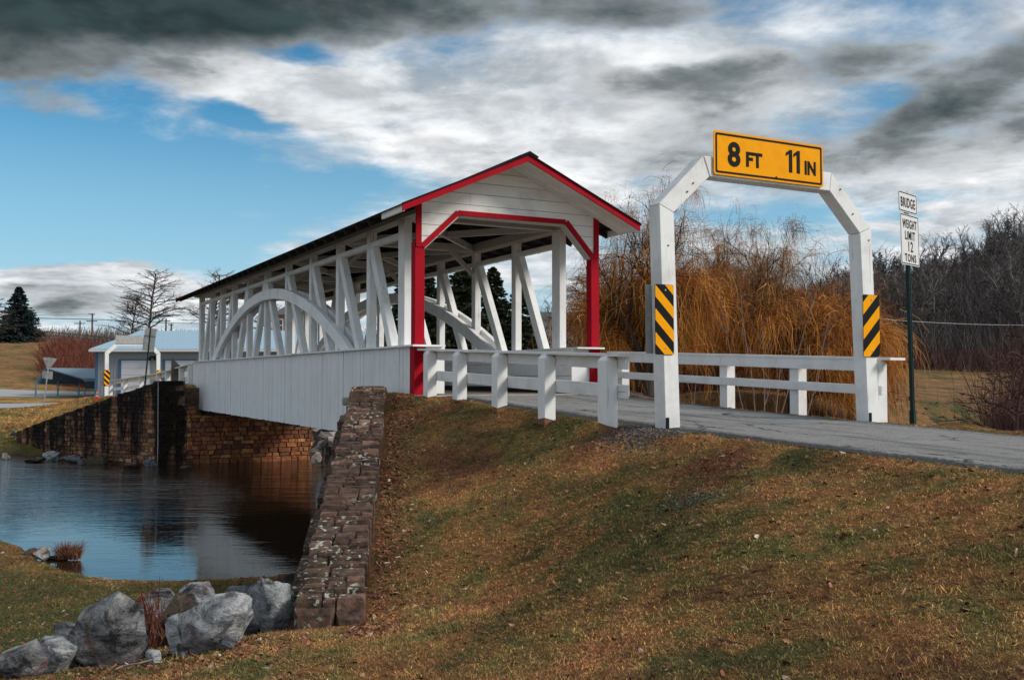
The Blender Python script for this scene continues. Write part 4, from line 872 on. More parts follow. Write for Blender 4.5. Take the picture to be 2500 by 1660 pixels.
m = MB(); m.prism(rrect(6.205, 6.43, 0.80, 1.545, 0.02), 'y', 8.645, 8.651); o = m.build('warning_plate', ALU, at=(6.3, 8.65, 0.8))
tag(o, 'plain grey back of a warning plate behind the left post of the near bar', 'warning sign', 'striped warning plates')

# ------------------------------------------------------------------ guard fences of the near approach
def fence_post(t, x, y, zg, zt, sx, sy, rot=True):
    m = MB(); c = 0.03; x0, x1, ya, yb = x - sx / 2, x + sx / 2, y - sy / 2, y + sy / 2
    j = [random.uniform(0.015, 0.10) if rot else -0.1 for _ in range(4)]
    V = [(x0, ya, zg + j[0]), (x1, ya, zg + j[1]), (x1, yb, zg + j[2]), (x0, yb, zg + j[3]), (x0, ya, zt - c * 1.6), (x1, ya, zt - c * 1.6), (x1, yb, zt - c * 1.6), (x0, yb, zt - c * 1.6),
         (x0 + c, ya + c, zt), (x1 - c, ya + c, zt), (x1 - c, yb - c, zt), (x0 + c, yb - c, zt)]
    m.add(V, [(0, 1, 5, 4), (1, 2, 6, 5), (2, 3, 7, 6), (3, 0, 4, 7), (4, 5, 9, 8), (5, 6, 10, 9), (6, 7, 11, 10), (7, 4, 8, 11), (8, 9, 10, 11)]); o = m.build('post', WHITE, t, bevel=0.004)
    if rot:
        m = MB(); m.bx(x0 + 0.006, x1 - 0.006, ya + 0.006, yb - 0.006, zg - 0.25, zg + 0.11); m.build('rotten_foot', BAREWOOD, t)
lf = thing('guard_fence', (5.98, 11.5, 0), 'white wooden guard fence along the left edge of the approach road on the grassy bank', 'fence', 'white guard fences of the bridge')
FY = [14.01, 12.92, 11.66, 10.40, 9.06]
def ftop(y): return 0.955 + (y - 14.01) * (0.175 / 4.95)
for y in FY: fence_post(lf, 5.985, y, hz(5.985, y) + 0.0, ftop(y) - 0.005, 0.155, 0.165)
ys_ = [14.5 - 0.05] + FY[1:-1] + [8.82]
m = MB()
for a, b in ((14.45, 11.0), (10.995, 8.80)): m.bar((6.045, a, ftop(a) + 0.012), (6.045, b, ftop(b) + 0.012), 0.19, 0.03)
m.build('cap_board', WHITE_Y, lf)
for a, b in zip([14.46, 12.92, 11.66, 10.40], [12.92, 11.66, 10.40, 8.83]):
    m = MB(); m.bar((6.09, a - 0.003, ftop(a) - 0.075), (6.09, b + 0.003, ftop(b) - 0.075), 0.045, 0.135); m.build('upper_rail', WHITE_Y, lf, bevel=0.004)
    m = MB(); m.bar((6.09, a - 0.003, ftop(a) - 0.385), (6.09, b + 0.003, ftop(b) - 0.385), 0.045, 0.15); m.build('lower_rail', WHITE_Y, lf, bevel=0.004)
rf = thing('guard_fence', (9.6, 11, 0), 'white wooden guard fence along the right edge of the approach road behind the clearance bar', 'fence', 'white guard fences of the bridge')
for y in (14.15, 12.85, 11.42, 9.97): fence_post(rf, 9.665, y, hz(9.665, y) - 0.1, ftop(y) - 0.012, 0.155, 0.165, False)
fence_post(rf, 9.665, 8.62, -0.2, ftop(8.62) - 0.012, 0.155, 0.165, False)
for a, b in zip([14.46, 11.42], [11.42, 8.45]):
    m = MB(); m.bar((9.565, a - 0.003, ftop(a) - 0.072), (9.565, b + 0.003, ftop(b) - 0.072), 0.045, 0.15); m.build('upper_rail', WHITE_Y, rf, bevel=0.004)
    m = MB(); m.bar((9.565, a - 0.003, ftop(a) - 0.375), (9.565, b + 0.003, ftop(b) - 0.375), 0.045, 0.115); m.build('lower_rail', WHITE_Y, rf, bevel=0.004)
m = MB(); m.bar((9.66, 14.45, ftop(14.45) + 0.012), (9.66, 8.30, ftop(8.30) + 0.012), 0.26, 0.03); m.build('cap_board', WHITE_Y, rf)

# ------------------------------------------------------------------ weight limit sign
wp = atd(2230, 1044, 14.5); E1 = RV * 0.70 + FV * 0.714; E1 /= np.linalg.norm(E1); NRM = np.cross(E1, ZV)
ws = thing('weight_limit_sign', (wp[0], wp[1], hz(wp[0], wp[1])), 'white sign reading BRIDGE WEIGHT LIMIT 12 TONS on a dark green post beside the road', 'sign')
top = atd(2211, 470, 14.55); foot = np.array([wp[0], wp[1], hz(wp[0], wp[1]) - 0.15])
up_ = (top - foot) / np.linalg.norm(top - foot)
m = MB(); pp_ = lambda q, s_: q + E1 * s_
for s_, w_ in ((-0.022, 0.02), (0.022, 0.02)): m.bar(pp_(foot, s_), pp_(top, s_), 0.018, 0.05, NRM)
m.bar(foot - NRM * 0.02, top - NRM * 0.02, 0.04, 0.012, NRM); m.build('post', GREENPOST, ws)
m = MB(); m.bar(foot + up_ * 0.1, foot + up_ * 0.45, 0.085, 0.07, NRM); m.build('post_sleeve', GREENPOST, ws)
def sign_plate(name, c, w, h, t):
    Mx = Matrix((( E1[0], up_[0], NRM[0], c[0]), (E1[1], up_[1], NRM[1], c[1]), (E1[2], up_[2], NRM[2], c[2]), (0, 0, 0, 1)))
    def at_(poly, d0, d1, mat, nm):
        m = MB(); m.M = np.array(Mx); m.prism(poly, 'z', d0, d1); return m.build(nm, mat, t)
    at_(rrect(-w / 2, w / 2, -h / 2, h / 2, 0.035), 0, 0.003, SIGNWHITE, name)
    o_, i_ = rrect(-w / 2 + 0.012, w / 2 - 0.012, -h / 2 + 0.012, h / 2 - 0.012, 0.03), rrect(-w / 2 + 0.026, w / 2 - 0.026, -h / 2 + 0.026, h / 2 - 0.026, 0.02)
    m = MB(); m.M = np.array(Mx); n_ = len(o_); m.add([(a, b, 0.0045) for a, b in o_] + [(a, b, 0.0045) for a, b in i_], [(i, (i + 1) % n_, (i + 1) % n_ + n_, i + n_) for i in range(n_)]); m.build('border', BLACK, t)
    return Mx
cB = (atd(2187.6, 466.5, 14.35) + atd(2233.5, 525.5, 14.65)) / 2 + NRM * 0.03; cW = (atd(2190.5, 519, 14.35) + atd(2241.5, 653.5, 14.65)) / 2 + NRM * 0.03
Mx = sign_plate('bridge_plate', cB, 0.66, 0.305, ws); text_obj('BRIDGE', 0.20, Mx @ Matrix.Translation((0, -0.072, 0.0045)), BLACK, ws, 'lettering', 0.68, 0.003, space=1.16)
Mx = sign_plate('weight_plate', cW, 0.66, 0.755, ws)
for s_, z_, sz_, sq in (('WEIGHT', 0.17, 0.18, 0.64), ('LIMIT', 0.0, 0.18, 0.74), ('12', -0.175, 0.215, 0.85), ('TONS', -0.325, 0.16, 0.85)): text_obj(s_, sz_, Mx @ Matrix.Translation((0, z_, 0.0045)), BLACK, ws, 'lettering', sq, 0.003, space=1.18)
# ------------------------------------------------------------------ far approach
t, X, y0, y1 = None, None, None, None
FBY, FBX, FBZ, FSX = 57.0, 5.43, -0.56, 0.875
fb = thing('clearance_bar', (FBX + 1.4, FBY, FBZ), 'smaller looking white clearance bar over the road beyond the far end of the bridge', 'height bar', 'height bars over the road')
def fpiece(name, poly, mat=WHITE, a=0.0, b=0.19): m = MB(); m.prism([(FBX + (p - 6.32) * FSX, q + FBZ) for p, q in poly], 'y', FBY + a, FBY + b); return m.build(name, mat, fb)
fpiece('post', [(6.30, -0.4), (6.52, -0.4), (6.50, 2.34), (6.28, 2.42)]); fpiece('post', [(9.32, -0.4), (9.54, -0.4), (9.52, 2.42), (9.30, 2.34)])
fpiece('brace', [(6.28, 2.43), (6.50, 2.35), (7.02, 2.79), (6.94, 3.0)], WHITE, 0.004, 0.186); fpiece('brace', [(9.30, 2.35), (9.52, 2.43), (8.90, 3.0), (8.82, 2.79)], WHITE, 0.004, 0.186)
fpiece('beam', [(7.023, 2.79), (8.817, 2.79), (8.896, 3.0), (6.944, 3.0)])
m = MB(); m.prism([(FBX + (6.87 - 6.32) * FSX, 2.90 + FBZ), (FBX + (8.85 - 6.32) * FSX, 2.90 + FBZ), (FBX + (8.85 - 6.32) * FSX, 3.36 + FBZ), (FBX + (6.87 - 6.32) * FSX, 3.36 + FBZ)], 'y', FBY - 0.03, FBY - 0.02)
tag(m.build('clearance_sign', ALU, at=(FBX + 1.3, FBY, FBZ + 2.9)), 'blank grey back of the clearance sign on the far white bar', 'sign')
marker(FBX - 0.06, FBX + 0.22, FBZ + 0.62, FBZ + 1.48, FBY - 0.012, 'black and yellow striped plate on the left post of the far clearance bar', 1)
marker(FBX + 2.62, FBX + 2.9, FBZ + 0.62, FBZ + 1.48, FBY - 0.012, 'striped plate on the right post of the far clearance bar, half hidden', -1)
m = MB(); m.bx(FBX - 0.22, FBX - 0.06, FBY + 0.2, FBY + 0.206, FBZ + 0.6, FBZ + 1.46)
tag(m.build('warning_plate', ALU, at=(FBX - 0.1, FBY + 0.2, FBZ + 0.6)), 'plain grey back of a plate behind the left post of the far clearance bar', 'warning sign', 'striped warning plates')
def fxl(y): return 5.88 - (y - 34.2) * 0.016
def fzt(y): return float(np.interp(y, [34, 40, 58], [0.96, 0.68, 0.27]))
def px_on_left(px):
    r = ray(px, 900); k_ = (5.88 + 34.2 * 0.016) / (r[0] + 0.016 * r[1]); return float(EYEP[1] + r[1] * k_)
ff = thing('guard_fence', (5.7, 45, -0.2), 'white guard fence along the far approach road above the stained stone wall', 'fence', 'white guard fences of the bridge')
FP = [px_on_left(p) for p in (466, 444, 410, 388, 346, 307, 272)]
for y in FP: m = MB(); x = fxl(y); m.bx(x - 0.09, x + 0.07, y - 0.09, y + 0.09, fzt(y) - 1.2, fzt(y) - 0.02); m.build('post', WHITE, ff)
for a, b in zip(FP[:-1], FP[1:]):
    xa, xb = fxl(a) + 0.1, fxl(b) + 0.1
    m = MB(); m.bar((xa, a, fzt(a) - 0.08), (xb, b, fzt(b) - 0.08), 0.045, 0.15); m.build('upper_rail', WHITE_Y, ff)
    m = MB(); m.bar((xa, a, fzt(a) - 0.42), (xb, b, fzt(b) - 0.42), 0.045, 0.15); m.build('lower_rail', WHITE_Y, ff)
    m = MB(); m.bar((xa - 0.1, a, fzt(a) + 0.005), (xb - 0.1, b, fzt(b) + 0.005), 0.22, 0.03); m.build('cap_board', WHITE_Y, ff)
m = MB(); y_ = px_on_left(351); m.box((fxl(y_) + 0.06, y_, fzt(y_) - 0.25), (0.02, 0.5, 0.12)); m.build('reflector', LENSRED, ff)
fr = thing('guard_fence', (8.8, 45, -0.2), 'white guard fence on the right of the far road, seen past the bridge end', 'fence', 'white guard fences of the bridge')
for y in (35.5, 38, 40.5, 43, 45.5, 48): m = MB(); x = 9.25 - (y - 34) * 0.03; m.bx(x - 0.08, x + 0.08, y - 0.08, y + 0.08, fzt(y) - 1.1, fzt(y)); m.build('post', WHITE, fr)
for dz_, nm in ((0.08, 'upper_rail'), (0.42, 'lower_rail')): m = MB(); m.bar((9.15 - 0.05, 34.5, fzt(34.5) - dz_), (9.15 - 14 * 0.03, 48, fzt(48) - dz_), 0.045, 0.15); m.build(nm, WHITE_Y, fr)
# weathered upright timber by the bridge end
q = atd(430, 929, 35.0); m = MB(); ex = RV * 0.8 + FV * 0.6; ey = np.cross(ZV, ex)
for zz in (0,):
    b0 = q - ZV * 0.3; w_, d_ = 0.34, 0.10; P = [b0 - ex * w_ / 2 - ey * d_ / 2, b0 + ex * w_ / 2 - ey * d_ / 2, b0 + ex * w_ / 2 + ey * d_ / 2, b0 - ex * w_ / 2 + ey * d_ / 2]
    hts = [1.10, 0.78, 0.78, 1.10]; m.hexa(np.array(P + [p + ZV * h for p, h in zip(P, hts)]))
tag(m.build('timber_board', GREYWOOD, at=q), 'weathered grey upright board with a slanted top beside the far end of the bridge', 'board')
# sign seen from behind on a leaning post
q0 = atd(352, 940, 40.5); q1 = atd(367.5, 800, 40.5)
sb = thing('road_sign', q0, 'leaning dark post with two blank grey sign backs in front of the garage', 'sign')
m = MB(); m.bar(q0 - ZV * 0.4, q1, 0.05, 0.05, FV); m.build('post', GREENPOST, sb)
for (xa, ya, xb, yb), nm in (((353, 800, 383, 822), 'upper_plate'), ((348.5, 818, 379.5, 856), 'lower_plate')):
    sh = 5; P = [atd(xa - 2, yb, 40.6), atd(xb - 4, yb + 2, 40.6), atd(xb, ya + 3, 40.6), atd(xa + 2, ya, 40.6)]
    m = MB(); m.hexa(np.array([p + FV * 0.03 for p in P] + [p + FV * 0.04 for p in P])); m.build(nm, ALU, sb)
# give way sign from behind
q0 = atd(105, 994, 62); q1 = atd(120.5, 872, 62)
yl = thing('yield_sign', q0, 'grey back of a triangular sign above a small square plate on a leaning post', 'sign')
m = MB(); m.bar(q0 - ZV * 0.3, q1, 0.07, 0.05, FV); m.build('post', GALV, yl)
def poly_px(pts, D, th, nm, mat, par): m = MB(); P = [atd(a, b, D) for a, b in pts]; n_ = len(P); m.add(P + [p + FV * th for p in P], [list(range(n_)), list(range(2 * n_ - 1, n_ - 1, -1))] + [[i, (i + 1) % n_, (i + 1) % n_ + n_, i + n_] for i in range(n_)]); return m.build(nm, mat, par)
poly_px([(118, 903.5), (115.5, 902), (105, 874.5), (106.5, 872), (137.5, 875), (138.5, 877), (119.5, 902.5)], 62.1, 0.02, 'triangle_plate', ALU, yl)
poly_px([(104, 905), (129, 907), (127, 926), (103, 923)], 62.1, 0.02, 'square_plate', ALU, yl)
# traffic cone
q = ground_hit(236.5, 979, 42.0); CS = 27.5 / 0.93 * float(q @ FV) / FPX
tc = thing('traffic_cone', q, 'orange traffic cone with two white bands beside the dark stone wall', 'cone')
def frustum(z0, z1, r0, r1, mat, nm): m = MB(); m.tube([q + ZV * z0 * CS, q + ZV * z1 * CS], [r0 * CS, r1 * CS], 14); m.build(nm, mat, tc)
rc = lambda z: 0.17 - 0.135 * z / 0.92
for a, b, mt, nm in ((0.04, 0.36, CONE, 'cone_body'), (0.362, 0.52, CONEW, 'reflective_band'), (0.522, 0.60, CONE, 'cone_body'), (0.602, 0.74, CONEW, 'reflective_band'), (0.742, 0.93, CONE, 'cone_body')): frustum(a, b, rc(a), rc(b), mt, nm)
m = MB(); m.box(q + ZV * 0.02, (0.42 * CS, 0.42 * CS, 0.05), TH); m.build('base', CONE, tc)

# ------------------------------------------------------------------ buildings
class Oriented(MB):           # boxes in camera-plan axes (X right, Y forward, z up)
    def __init__(s): super().__init__(); s.M = np.eye(4); s.M[:3, 0] = RV; s.M[:3, 1] = FV; s.M[:3, 2] = ZV
def X_at(px, Y): return (px - 1250) / FPX * Y
GY = 92.0; gx0, gx1 = X_at(234, GY), X_at(860, GY); gz0, gze, gzr = -1.75, 3.02, 5.35
ga = thing('garage', cw(gx0 + 8, GY, gz0), 'long grey metal garage with pale blue roof and white overhead doors beyond the pond', 'building')
m = Oriented(); m.bx(gx0, gx1, GY, GY + 24, gz0, gze); m.build('wall', GARAGE, ga)
m = Oriented()
for x in np.arange(gx0 + 0.25, gx1, 0.30): m.bx(x - 0.03, x + 0.03, GY - 0.03, GY - 0.001, gz0, gze - 0.02)
m.build('wall_ribs', GARAGE, ga, kind='stuff')
def slope_prism(mb, X0, X1, ya, za, yb, zb, th):
    mb.hexa(np.array([(X0, ya, za), (X1, ya, za), (X1, yb, zb), (X0, yb, zb), (X0, ya, za + th), (X1, ya, za + th), (X1, yb, zb + th), (X0, yb, zb + th)]))
m = Oriented(); slope_prism(m, gx0 - 0.4, gx1 + 0.4, GY - 0.6, gze + 0.05, GY + 12, gzr, 0.07); m.build('roof', ROOFBLUE, ga)
m = Oriented(); slope_prism(m, gx0 - 0.4, gx1 + 0.4, GY + 24.6, gze + 0.05, GY + 12, gzr, 0.07); m.build('roof', ROOFBLUE, ga)
m = Oriented()
for x in np.arange(gx0 - 0.3, gx1, 0.45): slope_prism(m, x, x + 0.05, GY - 0.6, gze + 0.12, GY + 12, gzr + 0.07, 0.035)
m.build('roof_ribs', ROOFBLUE, ga, kind='stuff')
m = Oriented(); m.hexa(np.array([(gx0, GY, gze), (gx0 + 0.05, GY, gze), (gx0 + 0.05, GY + 12, gzr), (gx0, GY + 12, gzr), (gx0, GY + 24, gze), (gx0 + 0.05, GY + 24, gze), (gx0 + 0.05, GY + 12, gzr), (gx0, GY + 12, gzr)])); 
m.build('gable_wall', GARAGE, ga)
m = Oriented(); m.bx(gx0 - 0.4, gx1, GY - 0.68, GY - 0.56, gze - 0.13, gze + 0.06); m.build('gutter', SIGNWHITE, ga)
m = Oriented(); m.bx(gx0 - 0.06, gx0 + 0.2, GY - 0.05, GY + 0.1, gz0, gze - 0.14); m.build('corner_trim', TRIMBLUE, ga)
for pa, pb in ((297, 366), (404, 476), (515, 585), (625, 695)):
    xa, xb = X_at(pa, GY), X_at(pb, GY); zt_ = 2.08
    d = Oriented(); d.bx(xa, xb, GY - 0.06, GY - 0.032, gz0, zt_); dr = d.build('garage_door', DOORWHITE, ga)
    m = Oriented()
    for z in np.arange(gz0 + 0.62, zt_, 0.62): m.bx(xa, xb, GY - 0.068, GY - 0.06, z - 0.012, z + 0.012)
    m.build('panel_joints', GARAGE, dr)
    m = Oriented(); m.bx(xa - 0.25, xa - 0.003, GY - 0.09, GY - 0.032, gz0, zt_); m.bx(xa - 0.25, xb + 0.12, GY - 0.09, GY - 0.032, zt_ + 0.003, zt_ + 0.13); m.build('door_trim', TRIMBLUE, ga)
m = Oriented(); x = X_at(377, GY); m.bx(x - 0.35, x + 0.35, GY - 0.3, GY - 0.04, 2.35, 2.5); m.tube([(x - 0.25, GY - 0.32, 2.32), (x - 0.3, GY - 0.5, 2.2)], [0.1, 0.16], 8); m.tube([(x + 0.2, GY - 0.32, 2.32), (x + 0.25, GY - 0.5, 2.2)], [0.1, 0.16], 8); m.build('flood_lamp', BLACK, ga)
# carport
CY = 94.5; cp = thing('carport', cw(X_at(150, CY), CY, -1.65), 'open blue grey steel carport with rounded eaves standing left of the garage', 'carport')
xa, xb = X_at(86, CY), X_at(209, CY); xm_ = X_at(147, CY + 3); ln_ = 7.5
prof_ = [(xa, -0.10), (xa, 0.12), (xa + 0.25, 0.42), (xm_, 1.42), (xb - 0.25, 0.42), (xb, 0.12), (xb, -0.55)]
def cp_sheet(i0, i1, nm):
    m = MB(); m.M = Oriented().M; sh = 3.0
    for (p, q) in zip(prof_[i0:i1], prof_[i0 + 1:i1 + 1]):
        m.add([(p[0], CY, p[1]), (q[0], CY, q[1]), (q[0] + sh, CY + ln_, q[1]), (p[0] + sh, CY + ln_, p[1]), (p[0], CY, p[1] - 0.05), (q[0], CY, q[1] - 0.05), (q[0] + sh, CY + ln_, q[1] - 0.05), (p[0] + sh, CY + ln_, p[1] - 0.05)],
              [(0, 1, 2, 3), (7, 6, 5, 4), (0, 4, 5, 1), (1, 5, 6, 2), (2, 6, 7, 3), (3, 7, 4, 0)])
    m.build(nm, CARPORT, cp)
cp_sheet(0, 3, 'roof'); cp_sheet(3, 6, 'roof')
def gz_(X, Y): p = cw(X, Y); return hz(p[0], p[1])
for k_ in range(4):
    f_ = k_ / 3
    for xx in (xa, xb): m = Oriented(); X_ = xx + 3.0 * f_ + (0.06 if xx == xa else -0.06); Y_ = CY + 0.1 + (ln_ - 0.2) * f_; m.bx(X_ - 0.055, X_ + 0.055, Y_ - 0.055, Y_ + 0.055, -1.9, 0.12 if xx == xa else -0.5); m.build('post', CARPORT, cp)
    m = Oriented(); Y_ = CY + 0.1 + (ln_ - 0.2) * f_; X_ = 3.0 * f_
    for p, q_ in zip(prof_[1:6], prof_[2:6]): m.bar((p[0] + X_, Y_, p[1] - 0.1), (q_[0] + X_, Y_, q_[1] - 0.1), 0.06, 0.06)
    m.build('roof_bow', CARPORT, cp)
# brick house glimpsed through the trusses
HY = 118.0; hx0, hx1 = X_at(668, HY), X_at(735, HY)
bh = thing('brick_house', cw(hx0 + 1.5, HY, 1), 'red brick house with white windows glimpsed through the bridge trusses', 'house')
m = Oriented(); m.bx(hx0, hx1, HY, HY + 6, -1, 8.0); m.build('wall', BRICK, bh)
m = Oriented(); m.hexa(np.array([(hx0 - 0.3, HY - 0.3, 8.0), (hx1 + 0.3, HY - 0.3, 8.0), (hx1 + 0.3, HY + 6.3, 8.0), (hx0 - 0.3, HY + 6.3, 8.0), (hx0 + 1, HY + 2.6, 9.4), (hx1 - 1, HY + 2.6, 9.4), (hx1 - 1, HY + 3.4, 9.4), (hx0 + 1, HY + 3.4, 9.4)])); m.build('roof', SHINGLE, bh)
for x in (hx0 + 0.7, hx0 + 2.2):
    for z in (3.2, 6.0): m = Oriented(); m.bx(x - 0.42, x + 0.42, HY - 0.06, HY - 0.002, z, z + 1.5); w_ = m.build('window', SIGNWHITE, bh); m = Oriented(); m.bx(x - 0.33, x + 0.33, HY - 0.075, HY - 0.062, z + 0.1, z + 0.7); m.bx(x - 0.33, x + 0.33, HY - 0.075, HY - 0.062, z + 0.8, z + 1.4); m.build('pane', GLASS, w_)
# grey shingled house behind the willows
KY = 74.0; kx0, kx1 = X_at(1318, KY), X_at(1600, KY)
kh = thing('grey_house', cw((kx0 + kx1) / 2, KY, 0), 'low grey house with shingled roof half hidden behind the willows', 'house')
m = Oriented(); m.bx(kx0, kx1, KY, KY + 8, -0.6, 2.6); m.build('wall', GREYWOOD, kh)
m = Oriented(); slope_prism(m, kx0 - 0.5, kx1 + 0.5, KY - 0.7, 2.35, KY + 4, 5.6, 0.1); slope_prism(m, kx0 - 0.5, kx1 + 0.5, KY + 8.7, 2.35, KY + 4, 5.6, 0.1)
rf_ = m.build('roof', SHINGLE, kh)
m = Oriented()
for i in range(11): f_ = i / 11; slope_prism(m, kx0 - 0.5, kx1 + 0.5, KY - 0.7 + 4.7 * f_, 2.45 + 3.25 * f_ + 0.005, KY - 0.7 + 4.7 * (f_ + 0.085), 2.45 + 3.25 * (f_ + 0.085), 0.02)
m.build('shingle_courses', SHINGLE, rf_)
m = Oriented(); m.bx(kx0 - 0.5, kx1 + 0.5, KY - 0.72, KY - 0.66, 2.2, 2.5); m.build('fascia', SIGNWHITE, kh)
for x in np.linspace(kx0 + 1, kx1 - 1, 4): m = Oriented(); m.bx(x - 0.5, x + 0.5, KY - 0.04, KY - 0.002, 0.7, 1.9); w_ = m.build('window', SIGNWHITE, kh); m = Oriented(); m.bx(x - 0.42, x + 0.42, KY - 0.055, KY - 0.042, 0.78, 1.82); m.build('pane', GLASS, w_)

# ------------------------------------------------------------------ poles, wires, paddock fence
def pole(px, ybase, ytop, D, arms, label):
    a = atd(px, ybase, D); b = atd(px + 0.5, ytop, D); t = thing('utility_pole', a, label, 'pole', 'wooden utility poles on the left')
    m = MB(); m.tube([a - ZV * 0.5, b], [0.17, 0.13], 8); m.build('pole_shaft', POLEWOOD, t)
    for yy, w_ in arms:
        c = atd(px, yy, D); m = MB(); m.bar(c - RV * w_ / 2 - FV * 0.16, c + RV * w_ / 2 - FV * 0.16, 0.12, 0.15); ar = m.build('crossarm', POLEWOOD, t)
        m = MB()
        for q in np.linspace(-0.45, 0.45, 4): c2 = c + RV * w_ * q - FV * 0.16 + ZV * 0.08; m.tube([c2, c2 + ZV * 0.2], [0.06, 0.04], 6)
        m.build('insulators', ALU, ar)
pole(225, 815, 765, 175, [(767.5, 1.1), (784, 1.9)], 'taller wooden utility pole with two crossarms above the paddock fence')
pole(195, 823, 783, 190, [(790, 2.1)], 'lower wooden utility pole with one crossarm left of the taller one')
pole(405, 812, 778, 180, [(784, 1.7)], 'wooden utility pole behind the garage roof beside the bare tree')
pole(418, 812, 790, 190, [(793, 1.0)], 'short wooden utility pole at the right end behind the garage roof')
def wire(nm, p, q, sag, rad, mat, label, cat='cable'):
    P = [lerp(p, q, f_) - ZV * sag * 4 * f_ * (1 - f_) for f_ in np.linspace(0, 1, 24)]; m = MB(); m.tube(P, rad, 4); tag(m.build(nm, mat, at=p), label, cat)
wire('utility_wire', atd(-300, 768, 172), atd(255, 780.5, 176), 0.0, 0.06, CABLE, 'thick dark wire crossing the sky beside the blue spruce')
wire('utility_wire', atd(255, 780.5, 176), atd(700, 783, 190), 0.6, 0.05, CABLE, 'dark wire running right behind the bare tree to the bridge')
wire('utility_wire', atd(-300, 756, 178), atd(225, 767, 178), 0.5, 0.025, CABLE, 'thin wire reaching the top of the taller utility pole')
wire('utility_wire', atd(2000, 764, 88), atd(2800, 784, 92), 0.7, 0.028, WIRELIGHT, 'pale wire crossing in front of the wooded hillside')
pf = thing('paddock_fence', atd(150, 830, 150), 'brown post and rail paddock fence along the grassy hilltop', 'fence')
pts_ = []
for px in (60, 88, 116, 146, 178, 210, 243, 276):
    y_ = np.interp(px, [60, 276], [821, 836]); g = atd(px, y_, 151); g[2] = hz(g[0], g[1]); pts_.append(g)
    m = MB(); m.bx(g[0] - 0.08, g[0] + 0.08, g[1] - 0.08, g[1] + 0.08, g[2] - 0.3, g[2] + 1.65); m.build('post', FENCEWOOD, pf)
for a, b in zip(pts_[:-1], pts_[1:]):
    for h_ in (1.5, 0.95, 0.42): m = MB(); m.bar(a + ZV * h_, b + ZV * h_, 0.06, 0.13); m.build('rail', FENCEWOOD, pf)

# ------------------------------------------------------------------ rocks
def rock(cx, cy, z0, w, d, h, mat, label, group, seed, rz=0.0, sink=0.12, tilt=(0, 0), sub=6, cuts=10, peak=0.0):
    rg = np.random.default_rng(seed); bm = bmesh.new()
    Q = rg.normal(size=(cuts + 7, 3)); Q /= (np.abs(Q) ** 3.0).sum(1)[:, None] ** (1 / 3.0); Q *= rg.uniform(0.82, 1.08, (len(Q), 1))
    for q in Q: bm.verts.new(q)
    r_ = bmesh.ops.convex_hull(bm, input=bm.verts); bmesh.ops.delete(bm, geom=[g for g in set(r_['geom_unused']) | set(r_['geom_interior']) if isinstance(g, bmesh.types.BMVert)], context='VERTS')
    bmesh.ops.bevel(bm, geom=list(bm.edges), offset=0.05, segments=1, affect='EDGES', clamp_overlap=True); bmesh.ops.triangulate(bm, faces=list(bm.faces))
    for _ in range(sub - 2): bmesh.ops.subdivide_edges(bm, edges=[e for e in bm.edges if e.calc_length() > 0.16], cuts=1, use_grid_fill=True); bmesh.ops.triangulate(bm, faces=list(bm.faces))
    V = np.array([v.co[:] for v in bm.verts])
    if peak: V[:, 0] *= 1 - peak * np.clip((V[:, 2] + 0.2), 0, 1)
    V /= np.abs(V).max(0)
    o1 = seed * 3.7
    N = np.array([mnoise.fractal((p[0] * 1.3 + o1, p[1] * 1.3, p[2] * 1.3), 1.0, 2.1, 5) for p in V]); N2 = np.array([mnoise.ridged_multi_fractal((p[0] * 2.2 + o1, p[1] * 2.2, p[2] * 3.4), 1.0, 2.0, 4, 1.0, 2.0) for p in V])
    V *= (1 + 0.05 * N - 0.045 * (N2 - 1.0))[:, None]
    S = V * np.array([w / 2, d / 2, h / 2]); R3 = np.array(Matrix.Rotation(rz, 3, 'Z') @ Matrix.Rotation(tilt[0], 3, 'X') @ Matrix.Rotation(tilt[1], 3, 'Y')); S = S @ R3.T
    lo = S[:, 2].min(); S[:, 2] += -lo - sink * h
    for v, c in zip(bm.verts, S): v.co = c
    me = bpy.data.meshes.new('rock'); bm.to_mesh(me); bm.free(); me.materials.append(mat)
    me.polygons.foreach_set('use_smooth', [True] * len(me.polygons)); me.set_sharp_from_angle(angle=radians(24))
    o = bpy.data.objects.new('rock', me); COL.objects.link(o); o.location = (cx, cy, z0)
    return tag(o, label, 'rock', group)
def rock_px(x0, y0, x1, y1, mat, label, group, seed, D=None, dep=0.8, sink=0.13, rz=None, **kw):
    if D is None: g = ground_hit((x0 + x1) / 2, y1 - 2, 4); D = float(g @ FV)
    w = (x1 - x0) / FPX * D; h = (y1 - y0) / FPX * D
    if group is G2: w *= 1.3; h *= 1.15
    if group is G1 and D in (8.0, 8.3, 8.5, 8.1, 9.4, 9.0, 9.5, 8.25, 9.2, 8.4): w *= 1.18; h *= 1.12
    p = atd((x0 + x1) / 2, y1, D + w * dep * 0.25)
    return rock(p[0], p[1], p[2] , w * 1.12, w * dep, h * (1.27), mat, label, group, seed, rz=-TH if rz is None else rz, sink=sink, **kw)
G2 = None
G1 = 'boulders piled at the foot of the near wing wall'
